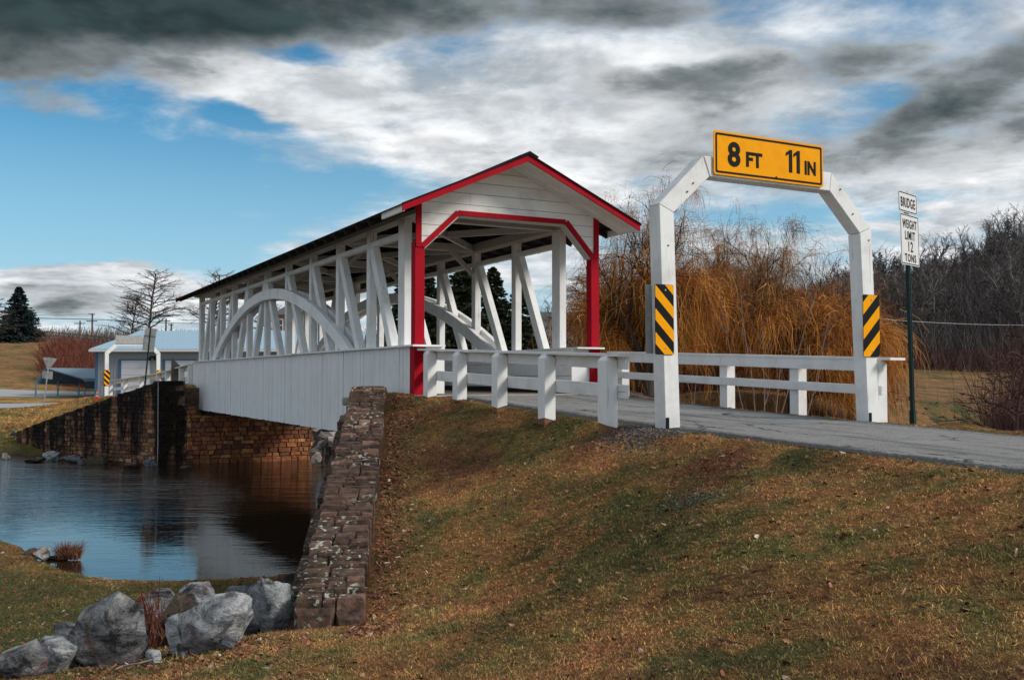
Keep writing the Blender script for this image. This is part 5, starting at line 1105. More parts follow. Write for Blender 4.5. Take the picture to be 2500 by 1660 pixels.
R_ = [
 (0, 1562, 106, 1656, ROCK_T, 'dark and pale tilted boulder, leftmost of the near boulders at the photo edge', 21, None, dict(tilt=(0, -0.5))),
 (76, 1563, 192, 1645, ROCK, 'pale whitish boulder between the tilted leftmost one and the tall dark boulder', 22, None, {}),
 (138, 1526, 198, 1578, ROCK_D, 'small dark boulder with a white top peeking behind the pale boulder', 23, 8.3, {}),
 (180, 1452, 358, 1626, ROCK_T, 'tallest boulder, black on its left face and lichen grey on its right', 24, None, dict(peak=0.35, dep=0.7, cuts=11)),
 (318, 1450, 436, 1585, ROCK_T, 'dark boulder behind the red twigs between the tall and the broad boulder', 25, 8.5, {}),
 (392, 1466, 462, 1585, ROCK_M, 'narrow brown slab leaning on the left end of the broad grey boulder', 26, 8.1, dict(tilt=(0, 0.1), dep=1.1)),
 (416, 1456, 612, 1586, ROCK, 'broadest pale grey boulder with a hollow in its face', 27, None, dict(dep=0.55, cuts=12)),
 (450, 1433, 518, 1482, ROCK, 'pointed grey boulder at the back beside the lawn', 28, 9.4, {}),
 (500, 1452, 586, 1492, ROCK, 'low grey boulder wedged behind the broad boulder', 29, 9.0, {}),
 (543, 1437, 594, 1478, ROCK_D, 'left one of two dark slate boulders at the back of the pile', 30, 9.5, {}),
 (582, 1432, 626, 1478, ROCK_D, 'right one of two dark slate boulders at the back of the pile', 31, 9.4, {}),
 (614, 1435, 706, 1540, ROCK, 'white topped wedge shaped boulder near the end of the wing wall', 132, 8.0, dict(peak=0.25, tilt=(0, 0.25))),
 (566, 1488, 630, 1556, ROCK_D, 'dark boulder squeezed between the broad boulder and the wedge boulder', 33, 8.25, {}),
 (610, 1510, 664, 1545, ROCK, 'small pointed grey rock at the front below the wedge boulder', 34, None, dict(peak=0.4)),
 (650, 1434, 698, 1478, ROCK_D, 'dark rock behind the wedge boulder near the wing wall', 35, 9.2, {}),
 (688, 1432, 730, 1476, ROCK_D, 'black rock touching the end of the wing wall, upper one', 36, 9.0, {}),
 (684, 1462, 724, 1536, ROCK_D, 'black rock touching the end of the wing wall, lower one', 37, 8.4, {}),
 (672, 1402, 752, 1446, ROCK_M, 'mossy brown rock at the waterline beside the wing wall', 38, 12.0, {}),
 (612, 1416, 656, 1436, ROCK_M, 'low wet dark rock at the waterline left of the mossy rock', 39, 12.4, {}),
 (527, 1421, 554, 1433, ROCK_M, 'tiny brown rock on the grassy pond edge', 40, 12.8, {}),
 (352, 1588, 392, 1618, ROCK, 'pale fist like rock in front of the dark gap beside the tall boulder', 42, None, {}),
 (536, 1556, 574, 1582, ROCK_D, 'small dark rock under the right end of the broad boulder', 43, None, {}),
 (150, 1606, 190, 1634, ROCK, 'small pale rock at the foot of the tall boulder, on its left', 44, None, {}),
 (664, 1512, 700, 1536, ROCK, 'small grey rock between the wedge boulder and the wing wall', 45, None, {}),
 (504, 1470, 548, 1496, ROCK, 'small rock showing over the top of the broad boulder', 46, 8.6, {}),
 (434, 1572, 460, 1600, ROCK_R, 'small pinkish stone in front of the gap left of the broad boulder', 41, None, {}),
]
for x0, y0, x1, y1, mt, lb, sd, D, kw in R_: rock_px(x0, y0, x1, y1, mt, lb, G1, sd, D, **kw)
rock_px(84, 1338, 128, 1364, ROCK_R, 'whitish rock lying in the pond next to the brown rock', 'rocks in the pond', 51, 14.6); rock_px(58, 1340, 100, 1368, ROCK_M, 'dark brown rock at the tip of the grass in the pond', 'rocks in the pond', 52, 14.6)
G2 = 'riprap rocks on the right bank under the bridge'
for k_, b in enumerate([(762, 1048, 790, 1074, 'leftmost upper rock of the riprap in shade'), (776, 1050, 828, 1084, 'largest upper grey rock of the riprap'), (760, 1076, 803, 1116, 'pale lower rock of the riprap beside the abutment'),
                        (796, 1070, 828, 1096, 'rock at the right of the riprap below the siding'), (784, 1112, 815, 1134, 'lowest riprap rock at the water'), (800, 1092, 832, 1118, 'riprap rock just left of the wing wall, above the lowest rock'), (758, 1108, 782, 1130, 'small riprap rock at the corner of the abutment')]):
    rock_px(*b[:4], ROCK_R, b[4], G2, 60 + k_, 30.6 - k_ * 0.15, sub=3)
G3 = 'rocks along the far shore of the pond'
for k_, b in enumerate([(4, 1106, 24, 1121, 'white round rock on the far shore at the left edge', ROCK_R), (62, 1115, 107, 1130, 'low dark rock on the far shore, first right of the white rock', ROCK_M), (105, 1101, 153, 1127, 'largest layered grey rock on the far shore', ROCK),
                        (150, 1110, 208, 1130, 'long dark rock on the far shore in front of the straw tuft', ROCK_D), (186, 1116, 204, 1136, 'small dark rock dipping into the water by the far shore', ROCK_D), (205, 1112, 262, 1132, 'dark rock under the straw tuft on the far shore', ROCK_M),
                        (300, 1130, 345, 1142, 'flat rock in the water at the foot of the stained wall', ROCK_M), (440, 1136, 470, 1146, 'reddish flat rock in the water at the foot of the abutment', ROCK_M), (352, 1120, 384, 1138, 'dark rock against the foot of the stained wall near the pipe', ROCK_D)]):
    rock_px(*b[:4], b[5], b[4], G3, 80 + k_, 2.72 * 2400 / (b[3] - 920), sub=3, dep=0.7)
for k_, b in enumerate([(24, 1052, 48, 1062), (40, 1060, 70, 1070), (62, 1066, 90, 1076), (72, 1072, 86, 1079)]):
    rock_px(*b, ROCK_R, ['uppermost', 'second', 'third', 'lowest'][k_] + ' of the pale rubble pieces at the end of the stained wall', 'pale rubble at the end of the stained wall', 95 + k_, 35.4 - 0.3 * k_, sub=3, dep=0.5)
# ------------------------------------------------------------------ vegetation tools
def ribbons(P, Wd, rng, seed_r=None):
    """thin two-triangle strips along many polylines at once. P: N x K x 3, Wd: N x K widths"""
    P = np.asarray(P, float); N, K, _ = P.shape; T = np.gradient(P, axis=1); rv = rng.normal(size=(N, 1, 3)); S = np.cross(T, rv); S /= np.linalg.norm(S, axis=2, keepdims=True) + 1e-9
    A = P + S * Wd[..., None] / 2; B = P - S * Wd[..., None] / 2; V = np.stack([A, B], 2).reshape(-1, 3); J = np.arange(N * K * 2).reshape(N, K, 2)
    F = np.stack([J[:, :-1, 0], J[:, :-1, 1], J[:, 1:, 1], J[:, 1:, 0]], -1).reshape(-1, 4)
    r = rng.random(N) if seed_r is None else seed_r
    return V, F, np.repeat(r, K - 1)
def build_ribbons(name, sets, mat, parent, org, kind=None):
    V = []; F = []; R = []; n = 0
    for v, f, r in sets: V.append(v); F.append(f + n); R.append(r); n += len(v)
    me = quads(name, np.concatenate(V) - np.array(org), np.concatenate(F), mat, np.concatenate(R)); return link(name, me, mat, parent, org, kind=kind)
def perp(d, rng):
    v = rng.normal(size=3); v -= d * (v @ d); return v / (np.linalg.norm(v) + 1e-9)
def skeleton(rng, p, d, L, r, depth, cfg, out):
    k = 6 if depth == 0 else 5 if depth < 3 else 4
    pts = [np.array(p, float)]; dd = d / np.linalg.norm(d); dirs = [dd]
    for i in range(k - 1):
        dd = dd + rng.normal(size=3) * (cfg.get('wob0', cfg['wob'] * 0.6) if depth == 0 else cfg['wob']) + np.array([0, 0, cfg['up'][min(depth, len(cfg['up']) - 1)]]); dd /= np.linalg.norm(dd); pts.append(pts[-1] + dd * L / (k - 1)); dirs.append(dd)
    rad = np.linspace(r, r * (0.55 if depth < cfg['max'] else 0.3), k); out.append((np.array(pts), rad, depth))
    if depth >= cfg['max']: return
    nc = cfg['n'][min(depth, len(cfg['n']) - 1)]
    for c in range(nc):
        t = cfg['t0'][min(depth, len(cfg['t0']) - 1)]; t = t + (1 - t) * (c + rng.random()) / nc; q = t * (k - 1); i = min(int(q), k - 2); f = q - i
        b = pts[i] * (1 - f) + pts[i + 1] * f; a = radians(rng.uniform(*cfg['ang'][min(depth, len(cfg['ang']) - 1)])); pv = perp(dirs[i], rng)
        if depth == 0: q_ = c * 2.39996 + rng.normal() * 0.3; pv = np.array([cos(q_), sin(q_), 0.0])
        nd = dirs[i] * cos(a) + pv * sin(a)
        lr = cfg['ratio'] * rng.uniform(0.75, 1.15) * (1.0 - cfg.get('taper', 0.3) * (t if depth == 0 else 0)); skeleton(rng, b, nd, L * lr * (cfg.get('first', 1.0) if depth == 0 else 1), max(np.interp(q, range(k), rad) * 0.62, cfg['rmin']), depth + 1, cfg, out)
    if cfg.get('leader', True) and depth == 0: skeleton(rng, pts[-1], dirs[-1], L * 0.75, rad[-1], depth + 1, cfg, out)
def tree_meshes(sk, root, bark, crownmat, tube_depth, rng, trunk_depth=1, thick=1.0, ground_z=None):
    org = ORG[root.name]; m = MB(); rs = []
    for pts, rad, dp in sk:
        if dp <= trunk_depth: m.tube(pts, rad, 7 if dp == 0 else 5, cap=False)
    if ground_z is not None: b0 = sk[0][0][0]; m.tube([np.array([b0[0], b0[1], ground_z - 0.3]), b0 + ZV * 0.05], sk[0][1][0], 7)
    m.build('trunk', bark, root, smooth=True)
    m = MB(); sets = {}
    for pts, rad, dp in sk:
        if dp <= trunk_depth: continue
        if dp <= tube_depth: m.tube(pts, rad, 4, cap=False)
        else: sets.setdefault(len(pts), []).append((pts, rad * 2 * thick))
    S_ = [ribbons(np.array([a for a, b in v]), np.array([b for a, b in v]), rng) for v in sets.values()]
    if m.n:
        V = np.concatenate(m.v); F = np.array(m.f); S_.append((V, F, np.array(m.a) * 0.6))
    return build_ribbons('crown', S_, crownmat, root, org)

# ------------------------------------------------------------------ willows behind the right guard fence
def willow(px, py, D, ptop, seed, label, nstr=5200, spread=1.0, low=0.35, density=1.0):
    rng = np.random.default_rng(seed); base = atd(px, py, D); base[2] = hz(base[0], base[1]); H_ = atd(px, ptop, D)[2] - base[2]
    root = thing('willow_tree', base, label, 'tree', 'leafless willows behind the right guard fence'); out = []
    cfg = dict(max=4, n=[8, 5, 4, 3], t0=[0.25, 0.25, 0.3, 0.3], ang=[(14, 48), (18, 46), (18, 50), (20, 60)], up=[0.02, 0.13, 0.10, 0.0], wob=0.15, ratio=0.70, rmin=0.011, first=1.35, taper=0.2)
    skeleton(rng, base - ZV * 0.2, np.array([rng.normal() * 0.12, rng.normal() * 0.12, 1.0]), H_ * 0.30, 0.26, 0, cfg, out)
    mxz = max(p[:, 2].max() for p, _, _ in out) - base[2]; sc = np.array([spread, spread, 1.0]) * (H_ * 0.97 / mxz); sc[:2] = spread * min(1.15, H_ * 0.97 / mxz)
    out = [((p - base) * sc + base, r, d) for p, r, d in out]
    crown = tree_meshes(out, root, BARK, BARK, 3, rng, 1)
    # pendulous shoots: curving up and out, then hanging
    nodes = np.concatenate([p[1:] for p, r, d in out if d >= 2]); dirs = np.concatenate([np.gradient(p, axis=0)[1:] for p, r, d in out if d >= 2]); dirs /= np.linalg.norm(dirs, axis=1)[:, None] + 1e-9
    hrel = (nodes[:, 2] - base[2]) / H_; nodecol = rng.random(len(nodes))
    def hang(n, wsel, lmin, lmax, wd, upk, kk=8):
        w = wsel / wsel.sum(); ix = rng.choice(len(nodes), n, p=w); p0 = nodes[ix] + rng.normal(size=(n, 3)) * 0.12; dr = dirs[ix] + rng.normal(size=(n, 3)) * 0.45; dr[:, 2] = np.abs(dr[:, 2]) * 0.5 + 0.1
        L = rng.uniform(lmin, lmax, n) * np.clip(0.6 + rng.random(n), 0, 1.3); L = np.minimum(L, (p0[:, 2] - base[2]) * rng.uniform(0.5, 0.92, n) + 0.2); tt = np.linspace(0, 1, kk)[None, :, None]
        out_ = dr[:, None, :] * (1 - np.exp(-3.5 * tt)) * (0.62 * np.minimum(L, 2.0))[:, None, None] * np.array([1, 1, upk]); dn = -ZV[None, None] * (tt ** 1.55) * L[:, None, None]
        swirl = np.cumsum(rng.normal(size=(n, kk, 3)) * np.array([0.06, 0.06, 0.02]), axis=1) * L[:, None, None] * 0.6
        return ribbons(p0[:, None, :] + out_ + dn + swirl, np.linspace(1, 0.45, kk)[None] * wd * rng.uniform(0.7, 1.2, (n, 1)), rng, np.clip(nodecol[ix] + rng.normal(size=n) * 0.16, 0, 1))
    hi = np.clip((hrel - 0.40) / 0.3, 0.01, 1) ** 1.3; lo = np.clip((0.68 - hrel) / 0.22, 0.012, 1)
    clm = np.exp(rng.normal(size=len(nodes)) * 1.5); s1 = hang(int(nstr * 0.6), hi * clm, 0.25, 1.0, 0.011, 1.0); s2 = hang(int(nstr * 0.48 * density), lo * clm, 0.5, 2.3, 0.016, 0.8)
    n3 = int(nstr * 0.9); w3 = lo * clm; ix3 = rng.choice(len(nodes), n3, p=w3 / w3.sum()); d3_ = dirs[ix3] + rng.normal(size=(n3, 3)) * 0.75; d3_ /= np.linalg.norm(d3_, axis=1)[:, None]; L3 = rng.uniform(0.35, 1.3, n3); t3 = np.linspace(0, 1, 6)[None, :, None]
    P3_ = nodes[ix3][:, None] + rng.normal(size=(n3, 1, 3)) * 0.25 + d3_[:, None] * L3[:, None, None] * t3 - ZV * (t3 ** 2 * (L3 * rng.uniform(0.1, 0.7, n3))[:, None, None]) + np.cumsum(rng.normal(size=(n3, 6, 3)) * 0.035, axis=1); P3_[..., 2] = np.maximum(P3_[..., 2], base[2] + 0.1)
    s3 = ribbons(P3_, np.linspace(1, 0.4, 6)[None] * 0.016 * rng.uniform(0.7, 1.2, (n3, 1)), rng, np.clip(nodecol[ix3] + rng.normal(size=n3) * 0.2, 0, 1))
    build_ribbons('hanging_shoots', [s2, s3], WILLOW, root, base); build_ribbons('top_shoots', [s1], WILLOW_U, root, base)
    return root
willow(1580, 952, 36, 400, 101, 'tall leafless willow with dark limbs rising behind the left post of the clearance bar', 5600, 0.74)
willow(1935, 945, 38, 490, 102, 'broad orange willow framed by the right half of the clearance bar', 8600, 0.88)
willow(1765, 945, 44, 505, 103, 'orange willow in the middle behind the clearance bar', 7800, 0.80)
willow(2085, 948, 41, 610, 104, 'small orange willow partly behind the right post of the clearance bar', 4600, 0.62)
willow(1660, 945, 48, 640, 105, 'low orange willow behind the tall one, just right of the left bar post', 4600, 0.7)
willow(1490, 950, 40, 600, 106, 'thin willow seen between the bridge portal and the clearance bar', 2200, 0.5)

# ------------------------------------------------------------------ bare trees
def bare_tree(px, py, D, ptop, seed, label, group=None, bark=BARK, mat=BARK, spread=1.0, name='bare_tree', cfg=None, width=None, n=None):
    rng = np.random.default_rng(seed); base = atd(px, py, D); gz0_ = hz(base[0], base[1]); base[2] = max(gz0_, base[2]) if D > 100 else gz0_; H_ = atd(px, ptop, D)[2] - base[2]
    root = thing(name, base, label, 'tree', group); out = []
    c = dict(max=4, n=n or [30, 6, 4, 3], t0=[0.22, 0.25, 0.25, 0.25], ang=[(35, 70), (25, 50), (25, 50), (25, 55)], up=[0.02, 0.05, 0.04, 0.03], wob=0.10, ratio=0.50, rmin=0.012, first=0.60, taper=0.62, leader=False, wob0=0.035)
    if cfg: c.update(cfg)
    skeleton(rng, base - ZV * 0.3, np.array([0.0, 0.0, 1.0]), H_, H_ * 0.016, 0, c, out)
    mxz = max(p[:, 2].max() for p, _, _ in out) - base[2]; s = H_ / mxz; ex = np.percentile(np.abs(np.concatenate([p[:, :2] for p, _, _ in out]) - base[:2]), 98.5) * 2; sx = spread * H_ / ex; out = [((p - base) * np.array([sx, sx, s]) + base, r, d) for p, r, d in out]
    tree_meshes(out, root, bark, mat, 2, rng, 1, 1.0 if width is None else width, gz0_); return root
bare_tree(356, 835, 150, 648, 201, 'large leafless tree with a pointed crown behind the garage roof', width=1.3)
bare_tree(318, 832, 146, 712, 202, 'lower leafless tree growing left of the pointed one behind the garage', cfg=dict(t0=[0.12, 0.25, 0.25, 0.25]), width=1.3, spread=0.9)
bare_tree(520, 835, 150, 650, 203, 'leafless tree rising behind the far end of the bridge roof', width=1.3, spread=0.85)
bare_tree(648, 830, 160, 735, 204, 'leafless tree seen through the bridge arch beside the brick house', width=1.4)
bare_tree(-22, 850, 120, 720, 205, 'leafless tree entering the photo at the far left beside the blue spruce', width=1.3)
bare_tree(2478, 1062, 19, 800, 206, 'dark purple brown bare young tree at the right edge of the photo', 'young bare trees at the right edge', PURPLETWIG, PURPLETWIG, 1.25, 'young_tree', dict(t0=[0.1, 0.2, 0.2, 0.2], wob=0.14), 0.8, [16, 5, 4, 2])
bare_tree(2412, 1058, 21, 905, 207, 'slender bare sapling left of the dark young tree at the right edge', 'young bare trees at the right edge', PURPLETWIG, PURPLETWIG, 1.0, 'young_tree', dict(t0=[0.1, 0.2, 0.2, 0.2], wob=0.14), 0.7, [14, 4, 3, 2])
bare_tree(1420, 950, 56, 650, 208, 'leafless tree between the bridge and the grey house', spread=0.9)
SAPL = ['thin sapling leaning far left behind the right guard fence', 'tall thin sapling leaning slightly left behind the right guard fence', 'upright thin sapling beside the tall ones behind the right guard fence', 'longest sapling leaning right across the orange willow', 'short sapling leaning right beside the last fence post before the bar', 'short upright sapling behind the lower rail of the right guard fence', 'sapling leaning right towards the right post of the clearance bar', 'short sapling beside the low stone wall near the left bar post']
# saplings on the bank behind the right fence
for k_, (pa, ya, pb, yb, D) in enumerate([(1834, 1004, 1757, 758, 17), (1850, 1004, 1812, 700, 17.4), (1866, 1004, 1858, 790, 17), (1880, 1006, 1992, 706, 17.6), (1946, 1012, 1975, 842, 16.5), (1884, 1004, 1905, 880, 17.2), (1950, 1012, 2035, 770, 16.8), (1672, 975, 1700, 895, 21)]):
    rng = np.random.default_rng(300 + k_); a = atd(pa, ya, D); b = atd(pb, yb, D); a[2] = min(a[2], hz(a[0], a[1])) ; root = thing('sapling', a, SAPL[k_], 'sapling', 'saplings behind the right guard fence')
    ts = np.linspace(0, 1, 7)[:, None]; P = a * (1 - ts) + b * ts + np.cumsum(rng.normal(size=(7, 3)) * 0.012, axis=0) - ZV * 0.1 * (1 - ts); m = MB(); m.tube(P, np.linspace(0.017, 0.005, 7), 5); m.build('stem', SAPLING, root)
    m = MB()
    for _ in range(7): i = rng.integers(1, 6); d = (b - a) / np.linalg.norm(b - a) + rng.normal(size=3) * 0.4; L = rng.uniform(0.2, 0.8); m.tube([P[i], P[i] + d * L * 0.5, P[i] + d * L + ZV * 0.06], [0.007, 0.005, 0.003], 4)
    m.build('side_twigs', SAPLING, root)

# ------------------------------------------------------------------ spruces
def spruce(px, py, D, ptop, rad, seed, label, mat, nb=520, group=None, droop=0.35):
    rng = np.random.default_rng(seed); base = atd(px, py, D); H_ = atd(px, ptop, D)[2] - base[2]; root = thing('spruce_tree', base, label, 'tree', group)
    m = MB(); m.tube([base - ZV * 0.4, base + ZV * H_ * 0.5, base + ZV * H_ * 0.98], [0.035 * H_ * 0.6, 0.02 * H_ * 0.6, 0.01], 7); m.build('trunk', BARK, root)
    u = rng.random(nb) ** 1.25; zz = (0.02 + 0.97 * u) * H_; an_ = rng.random(nb) * 2 * pi; L = rad * (1 - zz / H_) ** 0.85 * rng.uniform(0.5, 1.2, nb) + 0.10; dirh = np.stack([np.cos(an_), np.sin(an_), np.zeros(nb)], -1)
    K = 6; t_ = np.linspace(0.0, 1, K)[None, :, None]; P = base + ZV * zz[:, None, None] + dirh[:, None] * L[:, None, None] * t_ + ZV * ((-droop * t_ + 0.30 * droop * 2 * t_ ** 2.4) * L[:, None, None])
    ax = ribbons(P, np.full((nb, K), 0.03), rng, np.zeros(nb))
    M = 26; f = rng.random((nb, M)) ** 0.7; q = f * (K - 1); i0 = np.clip(q.astype(int), 0, K - 2); fr = (q - i0)[..., None]; ii = np.arange(nb)[:, None]; C = P[ii, i0] * (1 - fr) + P[ii, i0 + 1] * fr
    side = np.cross(dirh, ZV)[:, None] * rng.choice([-1, 1], (nb, M))[..., None]; out_ = dirh[:, None] * rng.uniform(0.5, 1.0, (nb, M, 1)) + side * rng.uniform(0.2, 0.9, (nb, M, 1)) + ZV * rng.uniform(-0.45, 0.35, (nb, M, 1)); ln = (0.10 + 0.24 * (1 - f) * L[:, None] / rad) * rad * 0.55 * rng.uniform(0.6, 1.2, (nb, M))
    E = C + out_ * ln[..., None]; Pm = np.stack([C, (C + E) / 2 - ZV * 0.02, E], 2).reshape(-1, 3, 3); wd = np.tile(np.array([[0.5, 1.0, 0.15]]), (len(Pm), 1)) * (0.055 * rad * rng.uniform(0.7, 1.4, (len(Pm), 1)))
    rr = np.repeat(rng.random(nb) * 0.5, M) + rng.random(nb * M) * 0.5; sp_ = ribbons(Pm, wd, rng, rr); build_ribbons('crown', [ax, sp_], mat, root, base); return root
spruce(44, 836, 150, 700, 4.1, 401, 'dense blue spruce on the grassy hill at the far left', NEEDLE_B, 900, droop=0.2)
G4 = 'dark spruces seen through the right side of the bridge'
for k_, (px, pt, r_, D, lb) in enumerate([(1048, 672, 2.2, 52, 'dark spruce close behind the left red portal post'), (1128, 636, 3.0, 50, 'tallest dark spruce in the middle of the bridge opening'), (1205, 650, 2.4, 54, 'dark spruce right of the tallest one, behind the slanting braces'), (1268, 678, 1.9, 52, 'pointed dark spruce standing apart at the right of the row'), (1320, 800, 1.4, 50, 'short dark spruce in front of the grey house'), (985, 660, 2.4, 56, 'dark spruce glimpsed through the left truss beside the white end post')]):
    spruce(px, 958, D, pt, r_, 410 + k_, lb, NEEDLE, 620, G4)

# ------------------------------------------------------------------ shrubs, reeds and twigs
def twig_shrub(name, base_pts, hgt, n, mat, label, cat, seed, wd=0.012, lean=0.5, group=None, kk=6, tuft=False):
    rng = np.random.default_rng(seed); org = np.mean(base_pts, axis=0); ix = rng.integers(0, len(base_pts), n); p0 = np.array(base_pts)[ix] + rng.normal(size=(n, 3)) * np.array([1, 1, 0]) * 0.25 * hgt * (0.4 if tuft else 1)
    an_ = rng.random(n) * 2 * pi; ln = rng.uniform(0.1, 1, n) * lean; d = np.stack([np.cos(an_) * ln, np.sin(an_) * ln, np.ones(n)], -1); L = hgt * rng.uniform(0.45, 1.1, n); t_ = np.linspace(0, 1, kk)[None, :, None]
    P = p0[:, None] + d[:, None] * L[:, None, None] * t_ * np.array([1, 1, 1]) - ZV * (t_ ** 2.2) * (L * (0.22 if not tuft else 0.75) * rng.random(n))[:, None, None] + np.cumsum(rng.normal(size=(n, kk, 3)) * 0.02 * hgt, axis=1)
    v, f, r = ribbons(P, np.linspace(1, 0.3, kk)[None] * wd * rng.uniform(0.6, 1.3, (n, 1)), rng); me = quads(name, v - org, f, mat, r); return tag(link(name, me, mat, at_org(org)[0], at_org(org)[1]), label, cat, group)
def at_org(o): return None, o
def gpt(px, py, D): p = atd(px, py, D); p[2] = hz(p[0], p[1]); return p
rng_ = np.random.default_rng(5)
bp = [gpt(px, 925, D) for px, D in zip(rng_.uniform(128, 226, 60), rng_.uniform(108, 136, 60))]
twig_shrub('red_shrub', bp, 2.9, 8000, REDTWIG, 'large mass of red brown bare twigs on the slope left of the garage', 'shrub', 501, 0.05, 1.0)
bp = [gpt(px, 940, D) for px, D in zip(rng_.uniform(240, 330, 20), rng_.uniform(128, 138, 20))]
twig_shrub('red_shrub', bp, 1.5, 1500, REDTWIG, 'strip of red brown twigs along the hilltop behind the garage gable', 'shrub', 502, 0.05, 0.5)
twig_shrub('red_shrub', [gpt(2165 + 6 * k_, 960, 30) for k_ in range(6)], 1.9, 700, PURPLETWIG, 'purple brown shrub just right of the right clearance bar post', 'shrub', 503, 0.014, 0.5)
twig_shrub('red_shrub', [gpt(2440 + 14 * k_, 1050, 20) for k_ in range(8)], 1.0, 900, PURPLETWIG, 'low reddish brush around the young trees at the right edge', 'shrub', 504, 0.010, 0.7)
twig_shrub('red_shrub', [gpt(2540 + 14 * k_, 1030, 24) for k_ in range(8)], 3.0, 1400, PURPLETWIG, 'tall purple brown brush entering at the right edge of the photo', 'shrub', 505, 0.014, 0.55)
twig_shrub('straw_tuft', [gpt(240 + 7 * k_, 1118, 32.6) for k_ in range(4)], 0.42, 420, STRAW, 'pale dry straw tuft hanging over the far shore of the pond', 'grass tuft', 506, 0.012, 0.8, tuft=True)
pz_ = atz(168, 1364, WZ + 0.02)
twig_shrub('reed_clump', [pz_ + RV * a for a in (-0.10, -0.03, 0.04, 0.11)], 0.27, 1300, REED, 'rounded clump of red brown reeds standing in the pond', 'reeds', 507, 0.009, 0.65, tuft=True)
m = MB(); m.tube([atz(95, 1366, WZ - 0.02), atz(125, 1362, WZ + 0.02), atz(165, 1360, WZ + 0.03)], [0.03, 0.04, 0.03], 6); tag(m.build('driftwood', BARK, at=atz(125, 1362, WZ)), 'dark waterlogged branch between the pond rocks and the reed clump', 'branch')
pz_ = ground_hit(372, 1592, 5) + FV * 0.05; pz_[2] = hz(pz_[0], pz_[1])
def twigplant():
    rng = np.random.default_rng(509); root = thing('twig_plant', pz_, 'red brown leafless twigs growing up between the tall and the broad boulder', 'plant'); m = MB(); m2 = MB()
    for k_ in range(16):
        tip = atd(rng.uniform(305, 412), rng.uniform(1446, 1520), float(pz_ @ FV) + 0.02 + rng.normal() * 0.07); ts = np.linspace(0, 1, 6)[:, None]; P = pz_ * (1 - ts) + tip * ts + np.sin(ts * pi) * rng.normal(size=3) * 0.05; m.tube(P, np.linspace(0.006, 0.003, 6), 4)
        for _ in range(4): i = rng.integers(2, 5); d = (tip - pz_) / np.linalg.norm(tip - pz_) + rng.normal(size=3) * 0.6; m2.tube([P[i], P[i] + d * 0.05, P[i] + d * rng.uniform(0.08, 0.16) + ZV * 0.02], [0.004, 0.003, 0.002], 4)
    m.build('stems', REDTWIG, root); m2.build('side_twigs', REDTWIG, root)
twigplant()
for k_, (pts, lb) in enumerate([([(282, 1640), (300, 1632), (340, 1625), (392, 1611)], 'long thin pale twig lying on the grass in front of the tall boulder'), ([(268, 1612), (292, 1608), (320, 1602)], 'short pale twig lying at the foot of the tall boulder'),
                              ([(1755, 1332), (1795, 1335)], 'dark stick lying in the middle of the grass slope'), ([(1880, 1555), (1912, 1557)], 'reddish dark stick lying low on the right of the grass slope'), ([(1755, 1570), (1810, 1580)], 'dark stick lying near the bottom of the grass slope'), ([(132, 1642), (152, 1636)], 'tiny pale twig lying on the grass before the pale boulder')]):
    P = [ground_hit(a, b, 3) + ZV * 0.02 for a, b in pts]; m = MB(); m.tube(P, [0.007] * (len(P) - 1) + [0.004], 5); tag(m.build('twig', SAPLING if k_ in (0, 1, 5) else BARK, at=P[0]), lb, 'twig', 'twigs lying on the grass')
m = MB(); P = [ground_hit(a, b, 3) + ZV * 0.03 for a, b in [(-10, 1655), (35, 1648), (75, 1638)]]; m.tube(P, [0.06, 0.055, 0.03], 7); tag(m.build('log', BAREWOOD, at=P[1]), 'short rotten brown log in the bottom left corner', 'log')
wf = thing('wire_fence', gpt(1900, 1000, 27), 'thin wooden posts of a field fence beyond the bank on the right', 'fence')
fp_ = []
for px in (1710, 1797, 1848, 1903, 1955, 2024, 2192, 2300):
    g = gpt(px, 990, 27); fp_.append(g); m = MB(); m.bx(g[0] - 0.03, g[0] + 0.03, g[1] - 0.03, g[1] + 0.03, g[2] - 0.2, g[2] + 0.62); m.build('post', POLEWOOD, wf)
m = MB()
for a, b in zip(fp_[:-1], fp_[1:]):
    for h_ in (0.55, 0.3): m.tube([a + ZV * h_, b + ZV * h_], 0.005, 3)
m.build('wires', CABLE, wf)

# ------------------------------------------------------------------ wooded hillside
FT = []
for k_ in range(5):
    rng = np.random.default_rng(600 + k_); root = thing('forest_tree', (0, 0, 0), 'x', 'tree'); out = []
    c = dict(max=4, n=[12, 6, 5, 3], t0=[0.30, 0.25, 0.25, 0.25], ang=[(20, 48), (20, 45), (20, 45), (20, 50)], up=[0.01, 0.10, 0.07, 0.05], wob=0.12, ratio=0.52, rmin=0.018, first=0.85, taper=0.3)
    skeleton(rng, np.array([0, 0, -0.4]), np.array([rng.normal() * 0.06, rng.normal() * 0.06, 1]), 5.4, 0.14, 0, c, out); mxz = max(p[:, 2].max() for p, _, _ in out); out = [(p * 9.0 / mxz, r, d) for p, r, d in out]
    tree_meshes(out, root, BARK_F, BARK_F, 2, rng, 1, 1.5); FT.append(root)
frng = np.random.default_rng(77); spots = []
for _ in range(62): spots.append((frng.uniform(2050, 2580), frng.uniform(92, 138)))
for _ in range(44): spots.append((frng.uniform(2080, 2640), frng.uniform(146, 172)))
for _ in range(26): spots.append((frng.uniform(1560, 2090), frng.uniform(150, 185)))
for _ in range(12): spots.append((frng.uniform(1290, 1560), frng.uniform(190, 230)))
labs = {0: 'leafless dark tree in the lower part of the wooded hillside behind the weight limit sign', 1: 'leafless tree on the skyline of the wooded hill at the right', 2: 'leafless tree on the low hill seen between and behind the willows', 3: 'leafless tree on the distant hill seen through the bridge portal'}
